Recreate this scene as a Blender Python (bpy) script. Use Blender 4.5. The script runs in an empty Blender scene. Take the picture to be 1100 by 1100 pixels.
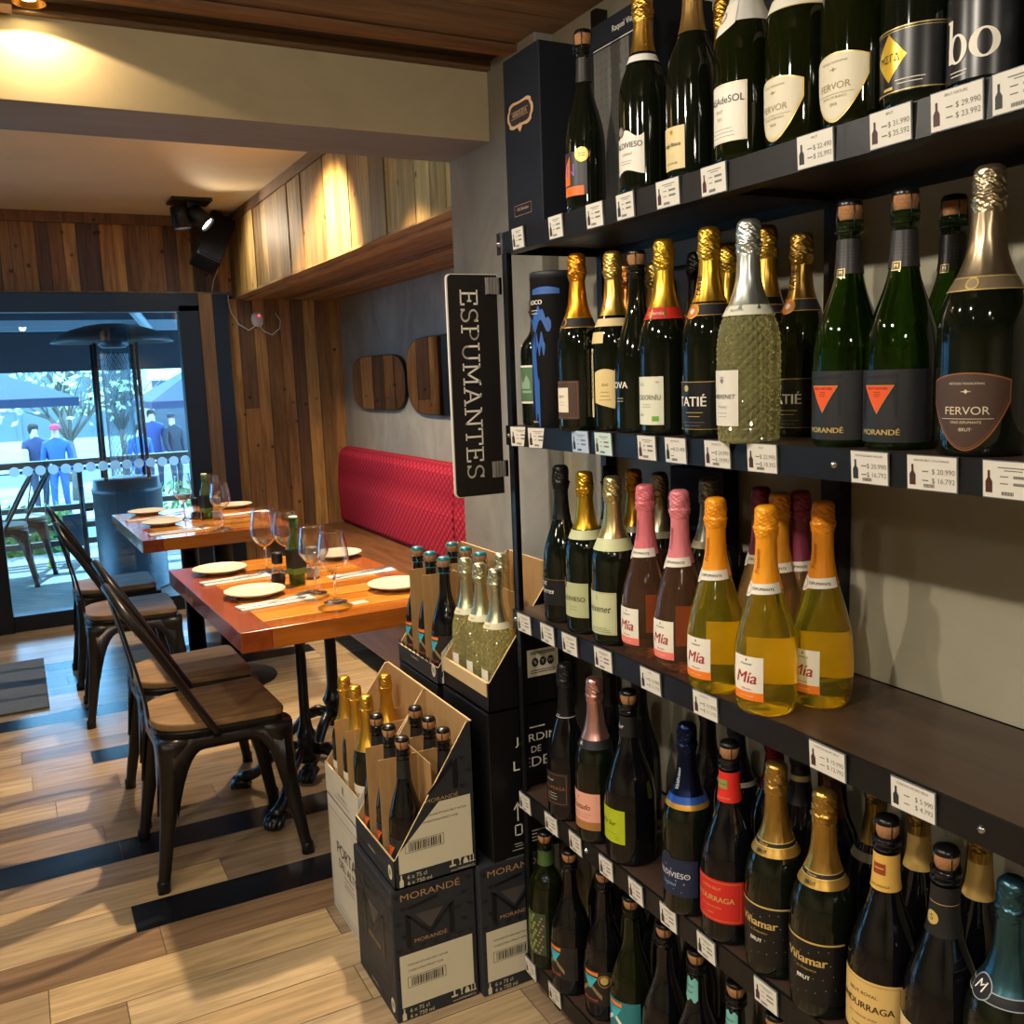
import bpy, math, random
from mathutils import Vector, Matrix
random.seed(7)
C = bpy.context.scene.collection
PI = math.pi
sin, cos = math.sin, math.cos

# ---------------------------------------------------------------- helpers
def lin(h):
    h = h.lstrip('#')
    out = []
    for i in (0, 2, 4):
        c = int(h[i:i+2], 16) / 255
        out.append(c / 12.92 if c <= .04045 else ((c + .055) / 1.055) ** 2.4)
    return tuple(out)

MATS = {}
def pm(name, col, rough=.5, metal=0., spec=.5, trans=0., ior=1.45, coat=0., emit=None, es=0., sheen=0.):
    """plain principled material; col hex or linear tuple"""
    if name in MATS: return MATS[name]
    m = bpy.data.materials.new(name); m.use_nodes = True
    b = m.node_tree.nodes['Principled BSDF']
    c = lin(col) if isinstance(col, str) else col
    b.inputs['Base Color'].default_value = (*c, 1)
    b.inputs['Roughness'].default_value = rough
    b.inputs['Metallic'].default_value = metal
    b.inputs['Specular IOR Level'].default_value = spec
    b.inputs['Transmission Weight'].default_value = trans
    b.inputs['IOR'].default_value = ior
    b.inputs['Coat Weight'].default_value = coat
    if sheen: b.inputs['Sheen Weight'].default_value = sheen
    if emit:
        b.inputs['Emission Color'].default_value = (*(lin(emit) if isinstance(emit, str) else emit), 1)
        b.inputs['Emission Strength'].default_value = es
    MATS[name] = m
    return m

def nd(m, t, **kw):
    n = m.node_tree.nodes.new(t)
    for k, v in kw.items(): setattr(n, k, v)
    return n
def lk(m, a, b): m.node_tree.links.new(a, b)

def grainy(name, col, var=.35, scale=(1, 1, 1), nscale=6., rough=.6, bump=.15, attr=False, knots=0., spec=.4, coat=0., detail=7., ramp=(.3, .75), metal=0., dist=.6):
    """streaky procedural surface: noise stretched along an axis, multiplied onto the colour (and onto the board colours if attr)"""
    if name in MATS: return MATS[name]
    m = pm(name, col, rough, metal, spec, coat=coat)
    nt = m.node_tree; b = nt.nodes['Principled BSDF']
    tc = nd(m, 'ShaderNodeTexCoord'); mp = nd(m, 'ShaderNodeMapping')
    mp.inputs['Scale'].default_value = scale
    lk(m, tc.outputs['Object'], mp.inputs['Vector'])
    vec = mp.outputs['Vector']
    if attr:
        at = nd(m, 'ShaderNodeAttribute', attribute_name='Col')
        vm = nd(m, 'ShaderNodeVectorMath', operation='MULTIPLY'); vm.inputs[1].default_value = (31, 47, 23)
        lk(m, at.outputs['Color'], vm.inputs[0])
        va = nd(m, 'ShaderNodeVectorMath', operation='ADD')
        lk(m, vec, va.inputs[0]); lk(m, vm.outputs[0], va.inputs[1]); vec = va.outputs[0]
    nz = nd(m, 'ShaderNodeTexNoise'); nz.inputs['Scale'].default_value = nscale; nz.inputs['Detail'].default_value = detail
    nz.inputs['Roughness'].default_value = .62; nz.inputs['Distortion'].default_value = dist
    lk(m, vec, nz.inputs['Vector'])
    rp = nd(m, 'ShaderNodeMapRange')
    rp.inputs['From Min'].default_value = ramp[0]; rp.inputs['From Max'].default_value = ramp[1]
    rp.inputs['To Min'].default_value = 1 - var; rp.inputs['To Max'].default_value = 1 + var * .6
    lk(m, nz.outputs['Fac'], rp.inputs['Value'])
    mul = nd(m, 'ShaderNodeVectorMath', operation='MULTIPLY')
    if attr: lk(m, at.outputs['Color'], mul.inputs[0])
    else: mul.inputs[0].default_value = b.inputs['Base Color'].default_value[:3]
    lk(m, rp.outputs['Result'], mul.inputs[1])
    outc = mul.outputs[0]
    if knots:
        vo = nd(m, 'ShaderNodeTexVoronoi'); vo.inputs['Scale'].default_value = knots
        n2 = nd(m, 'ShaderNodeMapping'); n2.inputs['Scale'].default_value = tuple(max(.35, min(1, s)) for s in scale)
        lk(m, tc.outputs['Object'], n2.inputs['Vector']); lk(m, n2.outputs['Vector'], vo.inputs['Vector'])
        kr = nd(m, 'ShaderNodeMapRange'); kr.inputs['From Min'].default_value = .06; kr.inputs['From Max'].default_value = .13
        kr.inputs['To Min'].default_value = .25; kr.inputs['To Max'].default_value = 1
        lk(m, vo.outputs['Distance'], kr.inputs['Value'])
        m3 = nd(m, 'ShaderNodeVectorMath', operation='MULTIPLY')
        lk(m, outc, m3.inputs[0]); lk(m, kr.outputs['Result'], m3.inputs[1]); outc = m3.outputs[0]
    lk(m, outc, b.inputs['Base Color'])
    if bump:
        bp = nd(m, 'ShaderNodeBump'); bp.inputs['Strength'].default_value = bump; bp.inputs['Distance'].default_value = .004
        lk(m, nz.outputs['Fac'], bp.inputs['Height']); lk(m, bp.outputs['Normal'], b.inputs['Normal'])
    return m

class MB:
    """mesh collector: verts, faces, material slots, board colours"""
    def __init__(s, mats=None):
        s.v = []; s.f = []; s.mi = []; s.sm = []; s.col = []; s.mats = list(mats or [])
        s.usecol = False
    def slot(s, m):
        if isinstance(m, int): return m
        if m not in s.mats: s.mats.append(m)
        return s.mats.index(m)
    def add(s, vs, fs, m=0, smooth=False, col=None):
        o = len(s.v); k = s.slot(m)
        s.v += [tuple(x) for x in vs]
        for f in fs:
            s.f.append([i + o for i in f]); s.mi.append(k); s.sm.append(smooth); s.col.append(col)
        if col: s.usecol = True
    def box(s, a, b, m=0, col=None, M=None):
        x0, y0, z0 = a; x1, y1, z1 = b
        vs = [(x0, y0, z0), (x1, y0, z0), (x1, y1, z0), (x0, y1, z0), (x0, y0, z1), (x1, y0, z1), (x1, y1, z1), (x0, y1, z1)]
        if M is not None: vs = [M @ Vector(v) for v in vs]
        s.add(vs, [(3, 2, 1, 0), (4, 5, 6, 7), (0, 1, 5, 4), (1, 2, 6, 5), (2, 3, 7, 6), (3, 0, 4, 7)], m, False, col)
    def lathe(s, pr, n=32, m=0, cx=0, cy=0, z0=0, fn=None, closed=False, sx=1., sy=1., M=None):
        vs = []; fs = []
        for j, (r, z) in enumerate(pr):
            for i in range(n):
                a = 2 * PI * i / n
                rr = max(r, 1e-5)
                if fn: rr = fn(rr, z, a)
                p = (cx + rr * cos(a) * sx, cy + rr * sin(a) * sy, z0 + z)
                vs.append(M @ Vector(p) if M is not None else p)
        for j in range(len(pr) - 1):
            for i in range(n):
                k = (i + 1) % n
                fs.append((j * n + i, j * n + k, (j + 1) * n + k, (j + 1) * n + i))
        s.add(vs, fs, m, True)
    def tube(s, pts, r, n=8, m=0, caps=True, closed=False):
        pts = [Vector(p) for p in pts]; L = len(pts)
        rs = r if isinstance(r, (list, tuple)) else [r] * L
        vs = []; fs = []; up = Vector((0, 0, 1)); u = None
        for i, p in enumerate(pts):
            a = pts[i - 1] if (i > 0 or closed) else p
            b = pts[(i + 1) % L] if (i < L - 1 or closed) else p
            t = (b - a).normalized()
            if u is None:
                u = t.orthogonal().normalized()
            u = (u - t * u.dot(t)).normalized(); w = t.cross(u)
            for k in range(n):
                an = 2 * PI * k / n
                vs.append(p + (u * cos(an) + w * sin(an)) * rs[i])
        for i in range(L if closed else L - 1):
            i2 = (i + 1) % L
            for k in range(n):
                k2 = (k + 1) % n
                fs.append((i * n + k, i * n + k2, i2 * n + k2, i2 * n + k))
        if caps and not closed:
            fs.append(tuple(range(n - 1, -1, -1))); fs.append(tuple((L - 1) * n + k for k in range(n)))
        s.add(vs, fs, m, True)
    def prism(s, poly, fn, d0, d1, m=0, smooth=False):
        """extrude polygon; fn(u,v,d) -> xyz"""
        n = len(poly)
        vs = [fn(u, v, d0) for u, v in poly] + [fn(u, v, d1) for u, v in poly]
        fs = [tuple(range(n - 1, -1, -1)), tuple(range(n, 2 * n))] + [(i, (i + 1) % n, n + (i + 1) % n, n + i) for i in range(n)]
        s.add(vs, fs, m, smooth)
    def mesh(s, name):
        me = bpy.data.meshes.new(name)
        me.from_pydata(s.v, [], s.f)
        for m in s.mats: me.materials.append(m)
        me.polygons.foreach_set('material_index', s.mi)
        me.polygons.foreach_set('use_smooth', s.sm)
        if s.usecol:
            ca = me.color_attributes.new('Col', 'FLOAT_COLOR', 'CORNER')
            i = 0
            for f, c in zip(s.f, s.col):
                c = c or (1, 1, 1)
                for _ in f:
                    ca.data[i].color = (*c, 1); i += 1
        me.update()
        return me
    def build(s, name, parent=None, loc=None, rotz=None, bevel=0., auto=True):
        o = bpy.data.objects.new(name, s.mesh(name)); C.objects.link(o)
        if parent: o.parent = parent
        if loc: o.location = loc
        if rotz: o.rotation_euler = (0, 0, rotz)
        if bevel:
            b = o.modifiers.new('edge', 'BEVEL'); b.width = bevel; b.segments = 2; b.limit_method = 'ANGLE'; b.angle_limit = .7
        return o

def ob(name, me, parent=None, loc=None):
    o = bpy.data.objects.new(name, me); C.objects.link(o)
    if parent: o.parent = parent
    if loc: o.location = loc
    return o
def thing(name, label, cat, loc=(0, 0, 0), rz=0., group=None):
    o = bpy.data.objects.new(name, None); C.objects.link(o)
    o.empty_display_size = .05
    o.location = loc; o.rotation_euler = (0, 0, rz)
    return tag(o, label, cat, group)
def tag(o, label, cat, group=None, kind=None):
    if label: o['label'] = label
    if cat: o['category'] = cat
    if group: o['group'] = group
    if kind: o['kind'] = kind
    return o
def struct(o, label=None):
    o['kind'] = 'structure'
    if label: o['label'] = label
    return o
def dup(root, loc, rz=None, label=None):
    r = root.copy(); C.objects.link(r); r.location = loc
    if rz is not None: r.rotation_euler = (0, 0, rz)
    if label: r['label'] = label
    for ch in list(root.children):
        c = ch.copy(); C.objects.link(c); c.parent = r
        for g in list(ch.children):
            d = g.copy(); C.objects.link(d); d.parent = c
    return r

# text geometry from the built-in font, in em units
TXT = {}
def tgeo(sx):
    if sx not in TXT:
        c = bpy.data.curves.new('lettering', 'FONT'); c.body = sx; c.size = 1; c.resolution_u = 4
        c.align_x = 'CENTER'; c.align_y = 'CENTER'
        o = bpy.data.objects.new('lettering', c)
        me = bpy.data.meshes.new_from_object(o)
        TXT[sx] = ([tuple(v.co[:2]) for v in me.vertices], [tuple(p.vertices) for p in me.polygons])
        bpy.data.objects.remove(o); bpy.data.meshes.remove(me); bpy.data.curves.remove(c)
    return TXT[sx]
def text(mb, sx, size, fn, m, rot=0., shear=0., wx=1., align='c', bold=0.):
    """fn(s,t)->xyz"""
    vs, fs = tgeo(sx)
    if not vs: return
    dx = 0
    if align == 'l': dx = -min(v[0] for v in vs)
    if align == 'r': dx = -max(v[0] for v in vs)
    for k in ([0] if not bold else [-bold, bold]):
        out = []
        for x, y in vs:
            x = (x + dx + shear * y + k) * size * wx; y *= size
            if rot: x, y = x * cos(rot) - y * sin(rot), x * sin(rot) + y * cos(rot)
            out.append(fn(x, y))
        mb.add(out, fs, m)
def plane_map(o, u, v, s0=0, t0=0):
    o = Vector(o); u = Vector(u); v = Vector(v)
    return lambda s, t: o + u * (s + s0) + v * (t + t0)
def fquad(mb, fn, s0, t0, s1, t1, m):
    mb.add([fn(s0, t0), fn(s1, t0), fn(s1, t1), fn(s0, t1)], [(0, 1, 2, 3)], m)

def pchip(pts, n):
    """smooth monotone interpolation of (z,r) pairs -> list of (r,z)"""
    zs = [p[0] for p in pts]; rs = [p[1] for p in pts]; L = len(pts)
    h = [zs[i+1] - zs[i] for i in range(L-1)]; d = [(rs[i+1] - rs[i]) / h[i] for i in range(L-1)]
    mm = [d[0]] + [0 if d[i-1] * d[i] <= 0 else 2 * d[i-1] * d[i] / (d[i-1] + d[i]) for i in range(1, L-1)] + [d[-1]]
    def ev(z):
        if z <= zs[0]: return rs[0]
        if z >= zs[-1]: return rs[-1]
        i = max(k for k in range(L-1) if zs[k] <= z)
        t = (z - zs[i]) / h[i]
        return ((1+2*t)*(1-t)**2 * rs[i] + t*(1-t)**2*h[i]*mm[i] + t*t*(3-2*t)*rs[i+1] + t*t*(t-1)*h[i]*mm[i+1])
    return ev

# ---------------------------------------------------------------- materials
BLACK = pm('black_metal', '#0c0d10', .38, 0, .5)
RACKM = grainy('rack_steel', '#0f0f10', .3, (4, 4, 4), 8, .42, .1, spec=.5)
WHITE = pm('white_card', '#d9d5ca', .55)
INK = pm('ink', '#17171a', .6)
INK2 = pm('grey_ink', '#77746d', .6)
GOLDINK = pm('gold_ink', '#c79a4b', .4, .5)
CHROME = pm('chrome', '#b9bcc0', .18, 1)
CORK = grainy('cork', '#a9784e', .4, (1, 1, 1), 300, .8, .2)
CAPBLK = pm('cap_black', '#0b0b0c', .3)
KRAFT = grainy('kraft_board', '#a98352', .18, (6, 6, 1), 10, .75, .1)
KRAFT2 = grainy('kraft_inside', '#b08a5a', .15, (6, 6, 1), 10, .75, .1)
KRAFTE = pm('kraft_edge', '#c9ab7d', .8)
GLASS_CLEAR = pm('clear_glass', (1, 1, 1), .0, 0, .5, 1., 1.45)

def thin_glass(name, tint=(.93, .97, 1.), rough=.0, refl=1.):
    m = bpy.data.materials.new(name); m.use_nodes = True
    nt = m.node_tree; nt.nodes.clear()
    o = nd(m, 'ShaderNodeOutputMaterial'); mx = nd(m, 'ShaderNodeMixShader'); t = nd(m, 'ShaderNodeBsdfTransparent'); g = nd(m, 'ShaderNodeBsdfGlossy')
    t.inputs['Color'].default_value = (*tint, 1); g.inputs['Roughness'].default_value = rough
    fr = nd(m, 'ShaderNodeLayerWeight'); fr.inputs['Blend'].default_value = .5
    pw = nd(m, 'ShaderNodeMath', operation='POWER'); pw.inputs[1].default_value = 2.6; lk(m, fr.outputs['Facing'], pw.inputs[0])
    ad = nd(m, 'ShaderNodeMath', operation='MULTIPLY_ADD'); ad.inputs[1].default_value = .95 * refl; ad.inputs[2].default_value = .06 * refl; lk(m, pw.outputs[0], ad.inputs[0])
    lk(m, ad.outputs[0], mx.inputs[0]); lk(m, t.outputs[0], mx.inputs[1]); lk(m, g.outputs[0], mx.inputs[2]); lk(m, mx.outputs[0], o.inputs[0])
    return m
PANE = thin_glass('door_glass')
STEM = thin_glass('stemware_glass', (.97, .97, .97), refl=1.1)
# ---------------------------------------------------------------- the setting
OAK = ['#8a6238', '#6e4a29', '#9a7041', '#7a5530', '#5c4029', '#a37846', '#84592f', '#6b4c30']
def boards(mb, m, fn, u0, u1, v0, v1, wmin, wmax, cols, d=.012, gap=.0025, split=0., rnd=None):
    """boards laid side by side along u, running along v; fn(u,v,depth)->xyz"""
    R = rnd or random.Random(3); u = u0
    while u < u1 - 1e-4:
        w = min(R.uniform(wmin, wmax), u1 - u)
        if u1 - u - w < wmin * .4: w = u1 - u
        segs = [v0]
        if split and R.random() < split:
            segs += sorted(R.uniform(v0 + .1, v1 - .1) for _ in range(R.choice((1, 1, 2, 3))))
        segs.append(v1)
        for a, b in zip(segs[:-1], segs[1:]):
            if b - a < .02: continue
            c = lin(R.choice(cols)); k = R.uniform(.75, 1.2); c = tuple(min(1, x * k) for x in c)
            e = d * R.uniform(.55, 1.0)
            P = [(u + gap / 2, a + gap / 2), (u + w - gap / 2, a + gap / 2), (u + w - gap / 2, b - gap / 2), (u + gap / 2, b - gap / 2)]
            vs = [fn(x, y, 0) for x, y in P] + [fn(x, y, e) for x, y in P]
            mb.add(vs, [(4, 5, 6, 7), (0, 1, 5, 4), (1, 2, 6, 5), (2, 3, 7, 6), (3, 0, 4, 7)], m, False, c)
        u += w
WOODV = grainy('reclaimed_wood_upright', '#ffffff', .55, (9, 9, .9), 3.2, .62, .25, True, 9., .35)
WOODY = grainy('reclaimed_wood_lengthwise', '#ffffff', .5, (9, .9, 9), 3.2, .6, .25, True, 0., .35)
WOODX = grainy('reclaimed_wood_crosswise', '#ffffff', .5, (.9, 9, 9), 3.2, .6, .25, True, 6., .35)
DARKGAP = pm('dark_gap', '#120d09', .9)
PLASTER = grainy('cream_plaster', '#c8bb9a', .12, (1, 1, 1), 5, .85, .12)
PLAST2 = grainy('ceiling_plaster', '#dccaa4', .08, (1, 1, 1), 2, .8, .05)
CONC = grainy('grey_concrete', '#9a9890', .32, (1, 1.2, .8), 2.6, .6, .12, dist=1.2)
CONCD = grainy('grey_beam_concrete', '#8b8d94', .25, (.5, 2, 1), 3, .7, .1)
BEIGE = grainy('beige_wall_paint', '#a09a86', .1, (1, 1, 1), 3, .45, .03, spec=.4)

XW = 1.187    # wall behind the rack
YD = 6.25     # plane of the glass door
XL, YB = -2.9, -2.6

# floor: wood-look tiles, rows along X
FLOORT = grainy('wood_look_floor_tile', '#ffffff', .42, (1.0, 13, 5), 3.4, .25, .08, True, 0., .5, ramp=(.28, .72))
GROUT = pm('floor_grout', '#4a4137', .8)
mb = MB([FLOORT, GROUT])
mb.add([(XL, YB, -.002), (3.2, YB, -.002), (3.2, YD + .02, -.002), (XL, YD + .02, -.002)], [(0, 1, 2, 3)], 1)
PAL = ['#ab906c', '#9d8260', '#b19873', '#a18868', '#917a60', '#ab9170', '#a48964', '#847060', '#b49a74']
R = random.Random(11)
W = .1435
k0 = -int((2.525 - YB) / W) - 1
row = k0
FIX = {0: [.155, 1.06], -1: [-.5, .21, 1.3], -2: [-.06, .62, 1.5], 1: [-.62, .42, 1.3], 2: [-.75, .28, 1.0], 3: [-.33, .165, .98], 4: [.13, .95], 5: [-.2, .5, 1.4], 6: [.0, .7], 7: [.213, 1.2],
       9: [-.45, .142, .9], 10: [-.1, .6], 13: [-.6, .16, .75, 1.3]}
BLK = {(0, .155), (3, -.33), (3, .165), (3, -1.25), (9, .142), (13, -.6), (13, .16), (13, -1.5), (-3, .99), (16, .4), (19, -.7)}
FIX[-3] = [-.9, .1, .99, 1.9]; FIX[16] = [-.5, .4, 1.3]; FIX[19] = [-.7, .2, 1.1]
BRN = {(-1, -.5): '#80654a', (-1, .21): '#84694e', (7, -.7): '#87705a', (1, -.62): '#b79a70', (4, -.8): '#8d765c', (-2, -.06): '#c0a377', (3, .98): '#a98c66', (10, -.1): '#7f6a55'}
while True:
    y0 = 2.525 + row * W
    if y0 > YD: break
    y1 = min(y0 + W, YD)
    xs = [XL] + [x for x in [-2.3, -1.5] if not (row in FIX and min(FIX[row]) < x + .5)]
    if row in FIX:
        x = min(FIX[row]) - .92
        pre = []
        while x > XL: pre.append(x); x -= .92
        xs = [XL] + sorted(pre) + FIX[row]
        x = max(FIX[row]) + .88
    else:
        xs = [XL]; x = XL + R.uniform(.2, .9)
    while x < 3.2: xs.append(x); x += R.uniform(.78, .95)
    xs.append(3.2)
    xs = sorted(set(xs))
    for a, b in zip(xs[:-1], xs[1:]):
        c = R.choice(PAL); key = (row, a)
        if any(abs(a - q) < .03 and r == row for r, q in BLK): c = '#15171c'
        for (r, q), cc in BRN.items():
            if r == row and abs(a - q) < .03: c = cc
        c = lin(c); kk = R.uniform(.88, 1.1); c = tuple(x * kk for x in c)
        g = .0011
        mb.add([(a + g, max(y0, YB) + g, 0), (b - g, max(y0, YB) + g, 0), (b - g, y1 - g, 0), (a + g, y1 - g, 0)], [(0, 1, 2, 3)], 0, False, c)
    row += 1
struct(mb.build('floor'), 'wood-look tile floor with a few black planks')

# dining side ceiling
mb = MB([PLAST2]); mb.box((XL, 2.4, 2.44), (2.2, YD + .1, 2.5)); struct(mb.build('ceiling'), 'cream plaster ceiling over the dining tables')
# shop side ceiling of boards
mb = MB([WOODX, DARKGAP]); mb.box((XL, YB, 2.2), (2.2, 2.26, 2.3), 1)
DK = ['#7c6550', '#6c5846', '#8c7358', '#756050', '#96795c']
boards(mb, 0, lambda u, v, d: (v, u, 2.2 - d), YB, 2.13, XL, 1.9, .16, .2, DK, .02, .003, .9, random.Random(5))
mb.box((XL, 2.085, 2.168), (1.16, 2.13, 2.182), 0, lin('#8a6242'))
struct(mb.build('ceiling_boards'), 'dark board ceiling over the shop')
mb = MB([WOODX]); mb.box((XL, 2.225, 2.165), (1.15, 2.25, 2.19), 0, lin('#7a5f42')); mb.box((XL, 2.13, 2.186), (1.2, 2.225, 2.2), 0, lin('#3d2e25'))
struct(mb.build('trim_1'), 'thin wooden strip along the top of the beam')
# concrete beam, its face painted cream
mb = MB([PLASTER, CONCD]); mb.box((XL, 2.25, 2.0), (1.15, 2.5, 2.26), 1)
mb.box((XL, 2.246, 2.0), (1.145, 2.25, 2.168), 0)
struct(mb.build('ceiling_beam'), 'long plastered beam between shop and dining side')
# pillar
mb = MB([CONC]); mb.box((1.14, 2.0, 0), (1.9, 2.5, 2.4)); struct(mb.build('pillar', bevel=.004), 'grey concrete pillar behind the sign')
# wall behind the rack
mb = MB([BEIGE, PLASTER]); mb.box((XW, YB, 0), (1.4, 2.0, 2.3), 0); struct(mb.build('wall_right'), 'beige painted wall behind the bottle rack')
mb = MB([CONC]); mb.box((2.02, 2.5, 0), (2.2, YD + .1, 2.44)); struct(mb.build('wall_concrete_right'), 'grey concrete wall above the banquette')
mb = MB([PLASTER]); mb.box((XL - .1, YB, 0), (XL, YD, 2.44)); struct(mb.build('wall_left'))
mb = MB([PLASTER]); mb.box((XL - .1, YB - .1, 0), (1.4, YB, 2.44)); struct(mb.build('wall_back'))

# board-clad header above the door
mb = MB([WOODV, DARKGAP]); mb.box((XL, YD + .06, 1.965), (2.1, YD + .1, 2.45), 1)
boards(mb, 0, lambda u, v, d: (u, YD + .06 - d, v), -2.85, 1.325, 1.985, 2.38, .055, .085, ['#9a6a3c', '#725038', '#ab7640', '#5a4434', '#855a34', '#b88345', '#644836'], .014, .002, 0, random.Random(21))
mb.box((XL, YD + .02, 2.38), (1.32, YD + .06, 2.44), 0, lin('#7d5432')); mb.box((XL, YD + .03, 1.965), (1.32, YD + .07, 1.987), 0, lin('#8a7258'))
struct(mb.build('wall_door_header'), 'reclaimed board header above the glass door')
# soffit
mb = MB([WOODV, WOODY, DARKGAP]); mb.box((1.33, 2.5, 1.955), (2.02, YD + .06, 2.44), 2)
boards(mb, 0, lambda u, v, d: (1.33 - d, u, v), 2.5, YD + .05, 1.945, 2.39, .07, .19, ['#ad8446', '#ba904f', '#9c743c', '#c19a58', '#8d6838', '#b18542'], .016, .003, 0, random.Random(8))
mb.box((1.308, 2.5, 2.385), (1.332, YD + .05, 2.44), 1, lin('#7a5533'))
boards(mb, 1, lambda u, v, d: (u, v, 1.955 - d), 1.316, 2.02, 2.5, YD + .05, .045, .085, ['#a37a45', '#8e683a', '#b0874e', '#976f40', '#80603a'], .02, .003, 0, random.Random(9))
struct(mb.build('ceiling_soffit'), 'board-clad soffit above the banquette')
# board wall facing the room
mb = MB([WOODV, DARKGAP]); mb.box((1.27, YD + .06, 0), (2.05, YD + .1, 1.96), 1)
boards(mb, 0, lambda u, v, d: (u, YD + .06 - d, v), 1.27, 2.02, 0, 1.945, .07, .105, ['#9a6a38', '#835a30', '#a8763f', '#6e4e30', '#936538', '#b58345'], .016, .003, .45, random.Random(14))
struct(mb.build('wall_far'), 'reclaimed upright board wall by the glass door')

# glass door, its dark frame and the strips beside it
FRAME = pm('door_frame_paint', '#11151c', .4)
WOODT = grainy('door_side_wood', '#8b6a45', .4, (9, 9, .9), 3, .6, .2)
mb = MB([FRAME]); y0, y1 = YD - .05, YD + .04
mb.box((-.36, y0, 1.86), (1.09, y1, 1.972)); mb.box((-.33, y0 - .02, 0), (-.11, y1, 1.9)); mb.box((.965, y0, 0), (1.09, y1, 1.9)); mb.box((-.11, y0, 0), (.97, y1, .10))
d1 = struct(mb.build('door_1', bevel=.004), 'dark framed glass door to the terrace')
mb = MB([PANE]); mb.box((-.112, YD - .012, .098), (.967, YD - .006, 1.862)); struct(mb.build('door_glass', d1))
DOT = pm('frosted_dot', '#f4f8fc', .5, trans=.75)
mb = MB([DOT])
for i in range(15):
    cx = -.02 + i * .0683; n = 20
    mb.add([(cx + .029 * cos(2*PI*j/n), YD - .0135, .948 + .029 * sin(2*PI*j/n)) for j in range(n)], [tuple(range(n))])
    if i < 14:
        cx += .034; mb.add([(cx + .007 * cos(2*PI*j/8), YD - .0135, .945 + .007 * sin(2*PI*j/8)) for j in range(8)], [tuple(range(8))], FRAME)
struct(mb.build('safety_dots', d1), 'row of round frosted safety dots')
# second leaf further left
mb = MB([FRAME]); mb.box((-2.85, y0, 1.86), (-.36, y1, 1.972)); mb.box((-.45, y0, 0), (-.33, y1, 1.9)); mb.box((-1.65, y0, 0), (-1.55, y1, 1.9)); mb.box((-2.9, y0, 0), (-2.78, y1, 1.9)); mb.box((-2.8, y0, 0), (-.4, y1, .1))
w1 = struct(mb.build('window_1', bevel=.004), 'dark framed glazing beside the door')
mb = MB([PANE]); mb.box((-2.8, YD - .012, .098), (-1.6, YD - .006, 1.862)); mb.box((-1.6, YD - .012, .098), (-.43, YD - .006, 1.862)); struct(mb.build('window_glass', w1))
mb = MB([WOODT]); mb.box((1.09, YD - .03, 0), (1.175, YD + .06, 1.97)); struct(mb.build('trim_2'), 'light wooden post beside the door frame')
mb = MB([FRAME]); mb.box((1.175, YD - .01, 0), (1.27, YD + .06, 1.97)); struct(mb.build('trim_3'), 'black strip between door post and board wall')
mb = MB([grainy('threshold_stone', '#9b8568', .2, (2, 2, 2), 5, .5)]); mb.box((-2.9, YD - .16, -.001), (1.27, YD - .05, .006)); struct(mb.build('trim_4'), 'door threshold')
# ---------------------------------------------------------------- furniture
# tables
TABT = grainy('varnished_table_wood', '#ffffff', .42, (1.0, 9, 9), 3.0, .16, .03, True, 0., .5, coat=.5, ramp=(.3, .7))
TABS = grainy('varnished_table_border', '#ffffff', .3, (8, 1, 8), 3.0, .2, .03, True, 0., .5, coat=.4)
IRON = grainy('black_cast_iron', '#0a0b0d', .3, (1, 1, 1), 60, .28, .25, spec=.6)
def table_top(t, w, l, th, rnd):
    mb = MB([TABT, TABS]); R = random.Random(rnd)
    b = .085
    z0, z1 = .76 - th, .76
    # border boards
    red = lin('#94421a'); red2 = lin('#a65526')
    mb.box((-w/2, -l/2, z0), (-w/2 + b, l/2, z1), 1, red)
    mb.box((w/2 - b, -l/2, z0), (w/2, l/2, z1), 1, red2)
    y = -l/2
    cols = ['#b8651f', '#d98e34', '#c87a28', '#e29c44', '#bd6c22', '#dc9238', '#c47428', '#d08430']
    n = 11
    for i in range(n):
        hh = l / n
        c = lin(cols[i % len(cols)]); k = R.uniform(.85, 1.15)
        mb.box((-w/2 + b + .0006, y + .0004, z0 + (.0 if i in (0, n-1) else .004)), (w/2 - b - .0006, y + hh - .0004, z1), 0, tuple(x * k for x in c))
        y += hh
    return mb.build('tabletop', t, bevel=.002)
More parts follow.
